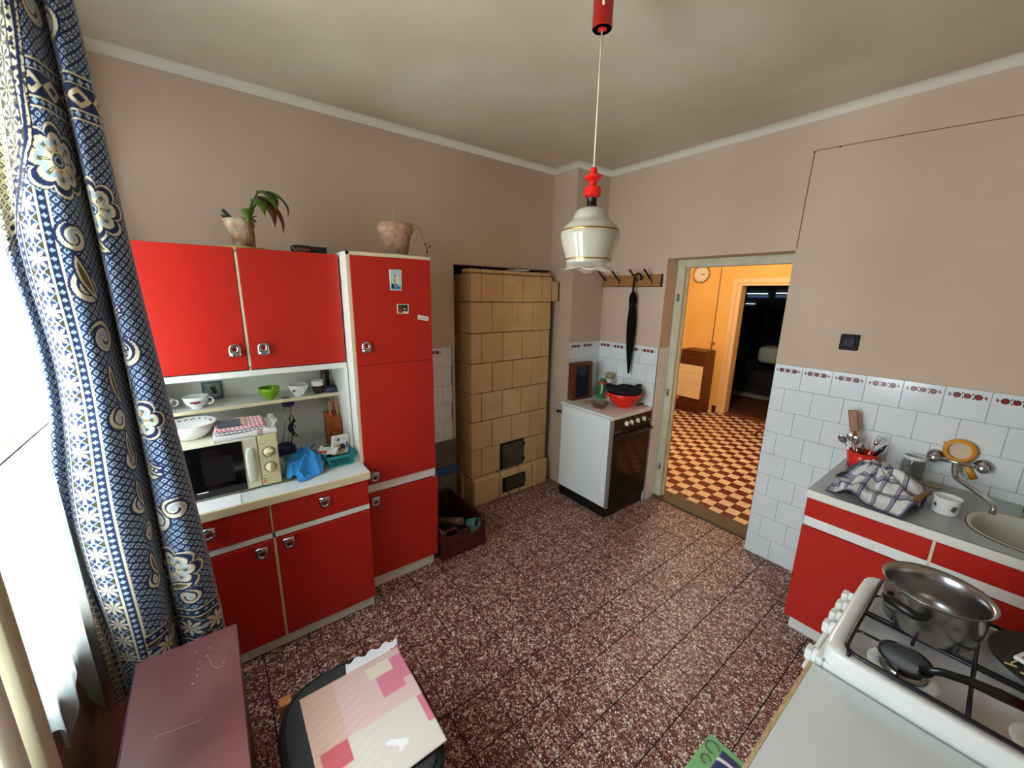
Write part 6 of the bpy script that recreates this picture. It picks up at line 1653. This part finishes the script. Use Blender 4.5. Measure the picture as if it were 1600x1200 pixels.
# ------------------------------------------------------------------ hall furnishings
ckl = thing('wall_clock', (-.537, HY1 - .02, 1.965), 'round white wall clock with a gold rim in the hall', 'clock')
cc_ = (-.537, HY1, 2.095)
part('rim', B().lathe(cc_, [(.128, 0), (.132, .02), (.128, .034), (.116, .034), (.114, .026)], 40, 0, (0, -1, 0)), mat('clock_gold', (178, 140, 72), .3, metal=.6), ckl)
fc = part('face', B().lathe(cc_, [(.116, .024), (0, .024)], 40, 0, (0, -1, 0)), mat('clock_face', (236, 228, 206), .5), ckl)
for k in range(12):
    a = k * PI / 6; b = B().box((-.004, -.0255, .088), (.004, -.0245, .104)); b.xf(Matrix.Translation(cc_) @ Matrix.Rotation(a, 4, 'Y')); part('hour_mark', b, mat('clock_ink', (90, 84, 76), .6), fc)
for a, ln, w_ in ((1.62, .075, .003), (1.85, .05, .004)):
    b = B().box((-w_, -.0285, -.008), (w_, -.0265, ln)); b.xf(Matrix.Translation(cc_) @ Matrix.Rotation(a, 4, 'Y')); part('hand', b, MATS['clock_ink'], fc)
ht = thing('gas_heater', (-.34, 5.93, 0), 'brown gas heater with cream front panels and grilles in the hall', 'heater')
M_hb = mat('heater_brown', (96, 50, 24), .45); M_hc = mat('heater_cream', (226, 206, 170), .35)
hx0, hx1, hy0, hy1 = -.535, -.160, 5.765, 6.10
part('body', B().box((hx0, hy0 + .015, 0), (hx1, hy1, .965), 0, .004), M_hb, ht)
for z0_, z1_ in ((.232, .455), (.457, .62), (.622, .738)):
    part('front_panel', B().box((hx0 + .002, hy0 - .004, z0_), (hx1 - .002, hy0 + .015, z1_), 0, .004), M_hc, ht)
for (za, zb_) in ((.745, .850), (.860, .955), (.02, .115), (.125, .226)):
    for k in range(24):
        xx = hx0 + .012 + k * (hx1 - hx0 - .024) / 23
        part('grille_bar', B().box((xx - .004, hy0, za), (xx + .004, hy0 + .016, zb_)), M_hb, ht)
for z in (.855, .120): part('rail', B().box((hx0, hy0 - .002, z - .006), (hx1, hy0 + .016, z + .006)), M_hb, ht)
part('top_wire', B().tube([(-.46, 5.80, .966), (-.44, 5.80, .99), (-.40, 5.80, .97), (-.36, 5.80, .995), (-.30, 5.80, .97)], .004, 6), M_hb, ht)
gp_ = thing('gas_pipe', (-.246, HY1 - .012, .99), 'thin brown gas pipe running down to the hall heater', 'pipe')
part('pipe', B().cyl((-.246, HY1 - .012, 1.0), (-.246, HY1 - .012, 2.74), .006, n=8), mat('pipe_brown', (140, 96, 50), .5), gp_)
part('tap', B().box((-.25, HY1 - .03, 1.055), (-.20, HY1 - .005, 1.075), 0, .004).cyl((-.246, HY1 - .02, .97), (-.246, HY1 - .02, 1.04), .010, n=8), MATS['pipe_brown'], gp_)
hc = thing('hall_chair', (1.25, 5.25, 0), 'orange-brown wooden chair half hidden behind the door wall in the hall', 'chair')
M_oc = wood('orange_wood', (150, 74, 34), (176, 94, 46), (4, 4, 24))
for p0, p1 in (((.748, 5.54, 0), (1.06, 5.40, .46)), ((1.55, 5.54, 0), (1.40, 5.40, .46)), ((1.10, 4.95, 0), (1.14, 5.10, .44)), ((1.5, 4.95, 0), (1.42, 5.10, .44))):
    part('leg', B().tube([p0, p1], [.014, .018], 8), M_oc, hc)
part('seat', B().pillow((1.27, 5.25, .455), (.21, .20, .016), 4, 10), M_oc, hc)
part('backrest', B().box((1.16, 5.44, .47), (1.38, 5.465, .88), 0, .006), M_oc, hc)
hs = thing('hall_stool', (-.24, 4.9, 0), 'orange stool at the left edge of the hall', 'stool')
part('seat', B().pillow((-.24, 4.90, .405), (.19, .15, .018), 4, 10), M_oc, hs)
for xx in (-.37, -.14):
    for yy in (4.80, 5.0): part('leg', B().cyl((xx, yy, 0), (xx, yy, .40), .014, n=8), M_oc, hs)
# unseen globe and point light added to light the hall, above the doorway
hlm = thing('added_hall_lamp', (.55, 4.35, 2.55), 'unseen warm globe lamp added to light the hall', 'lamp')
part('globe', B().lathe((.55, 4.35, 2.55), [(0, 0), (.06, .01), (.10, .05), (.10, .11), (.06, .15), (.05, .19)], 28), mat('globe_glass', (250, 232, 196), .4, emit=(255, 226, 180), estr=6.0), hlm)
part('canopy', B().lathe((.55, 4.35, 2.70), [(.05, 0), (.06, .04), (.06, .048), (0, .048)], 24), M_white, hlm)
ld = bpy.data.lights.new('hall_fill_light', 'POINT'); ld.energy = HALL_POWER; ld.color = (1.0, .92, .78); ld.shadow_soft_size = .12
lo_ = bpy.data.objects.new('hall_fill_light', ld); COL.objects.link(lo_); lo_.location = (.55, 4.35, 2.46)

# dark room beyond
ar = thing('armchair', (-.1, 8.2, 0), 'dark armchair with a pale cloth over its back in the far dark room', 'armchair')
M_arm = mat('armchair_dark', (28, 26, 26), .9)
part('seat', B().pillow((-.05, 8.25, .28), (.36, .36, .16), 5, 10), M_arm, ar); part('base', B().box((-.38, 7.92, 0), (.28, 8.58, .16)), M_arm, ar)
part('backrest', B().pillow((-.05, 8.50, .58), (.36, .11, .36), 4, 10), M_arm, ar)
for xx in (-.42, .32): part('armrest', B().pillow((xx, 8.22, .40), (.08, .34, .20), 4, 8), M_arm, ar)
part('throw', B().pillow((-.08, 8.16, .745), (.185, .27, .155), 4.5, 12), mat('pale_throw', (170, 184, 176), .9, var=.2, vscale=12), ar, 'pale folded throw')
solo('rug', B().box((-1.6, 7.64, -.0015), (.12, 7.90, .012), 0, .003), mat('rug_grey', (150, 160, 148), .95, var=.2, vscale=20), 'pale rug on the parquet of the far dark room', 'rug')
dr_ = thing('dark_curtain', (-.9, 10.05, .02), 'dark drawn curtain across the far window', 'curtain')
n = 120
U, V = np.meshgrid(np.linspace(0, 1, n), np.linspace(0, 1, 8), indexing='ij')
P = np.stack([-2.2 + 2.4 * U, 10.02 + .03 * np.sin(U * 70), .03 + 1.52 * V], -1)
grid_obj('cloth', P, np.broadcast_to(lin(40, 42, 42), P.shape).copy(), printed('print_dark_curtain', .9), dr_, thick=.003)
wn2 = struct('window_2', B().box((-1.75, 10.14, 1.50), (-.35, 10.2, 1.56)).box((-1.75, 10.14, 2.0), (-.35, 10.2, 2.06)).box((-1.75, 10.14, 1.56), (-1.69, 10.2, 2.0)).box((-.41, 10.14, 1.56), (-.35, 10.2, 2.0)), M_arm, 'shuttered window of the dark room')
M_slit = mat('daylight_slit', (200, 215, 230), .5, emit=(200, 220, 240), estr=1.2); M_slit2 = mat('dim_slit', (60, 80, 100), .5, emit=(70, 100, 130), estr=.25)
for x0_, x1_, z, h_, mm in ((-1.50, -1.06, 1.852, .012, M_slit), (-1.50, -1.30, 1.62, .010, M_slit), (-.90, -.55, 1.868, .012, M_slit), (-1.48, -1.05, 1.79, .045, M_slit2), (-.90, -.55, 1.80, .05, M_slit2)):
    part('shutter_slit', B().box((x0_, 10.165, z - h_ / 2), (x1_, 10.175, z + h_ / 2)), mm, wn2)
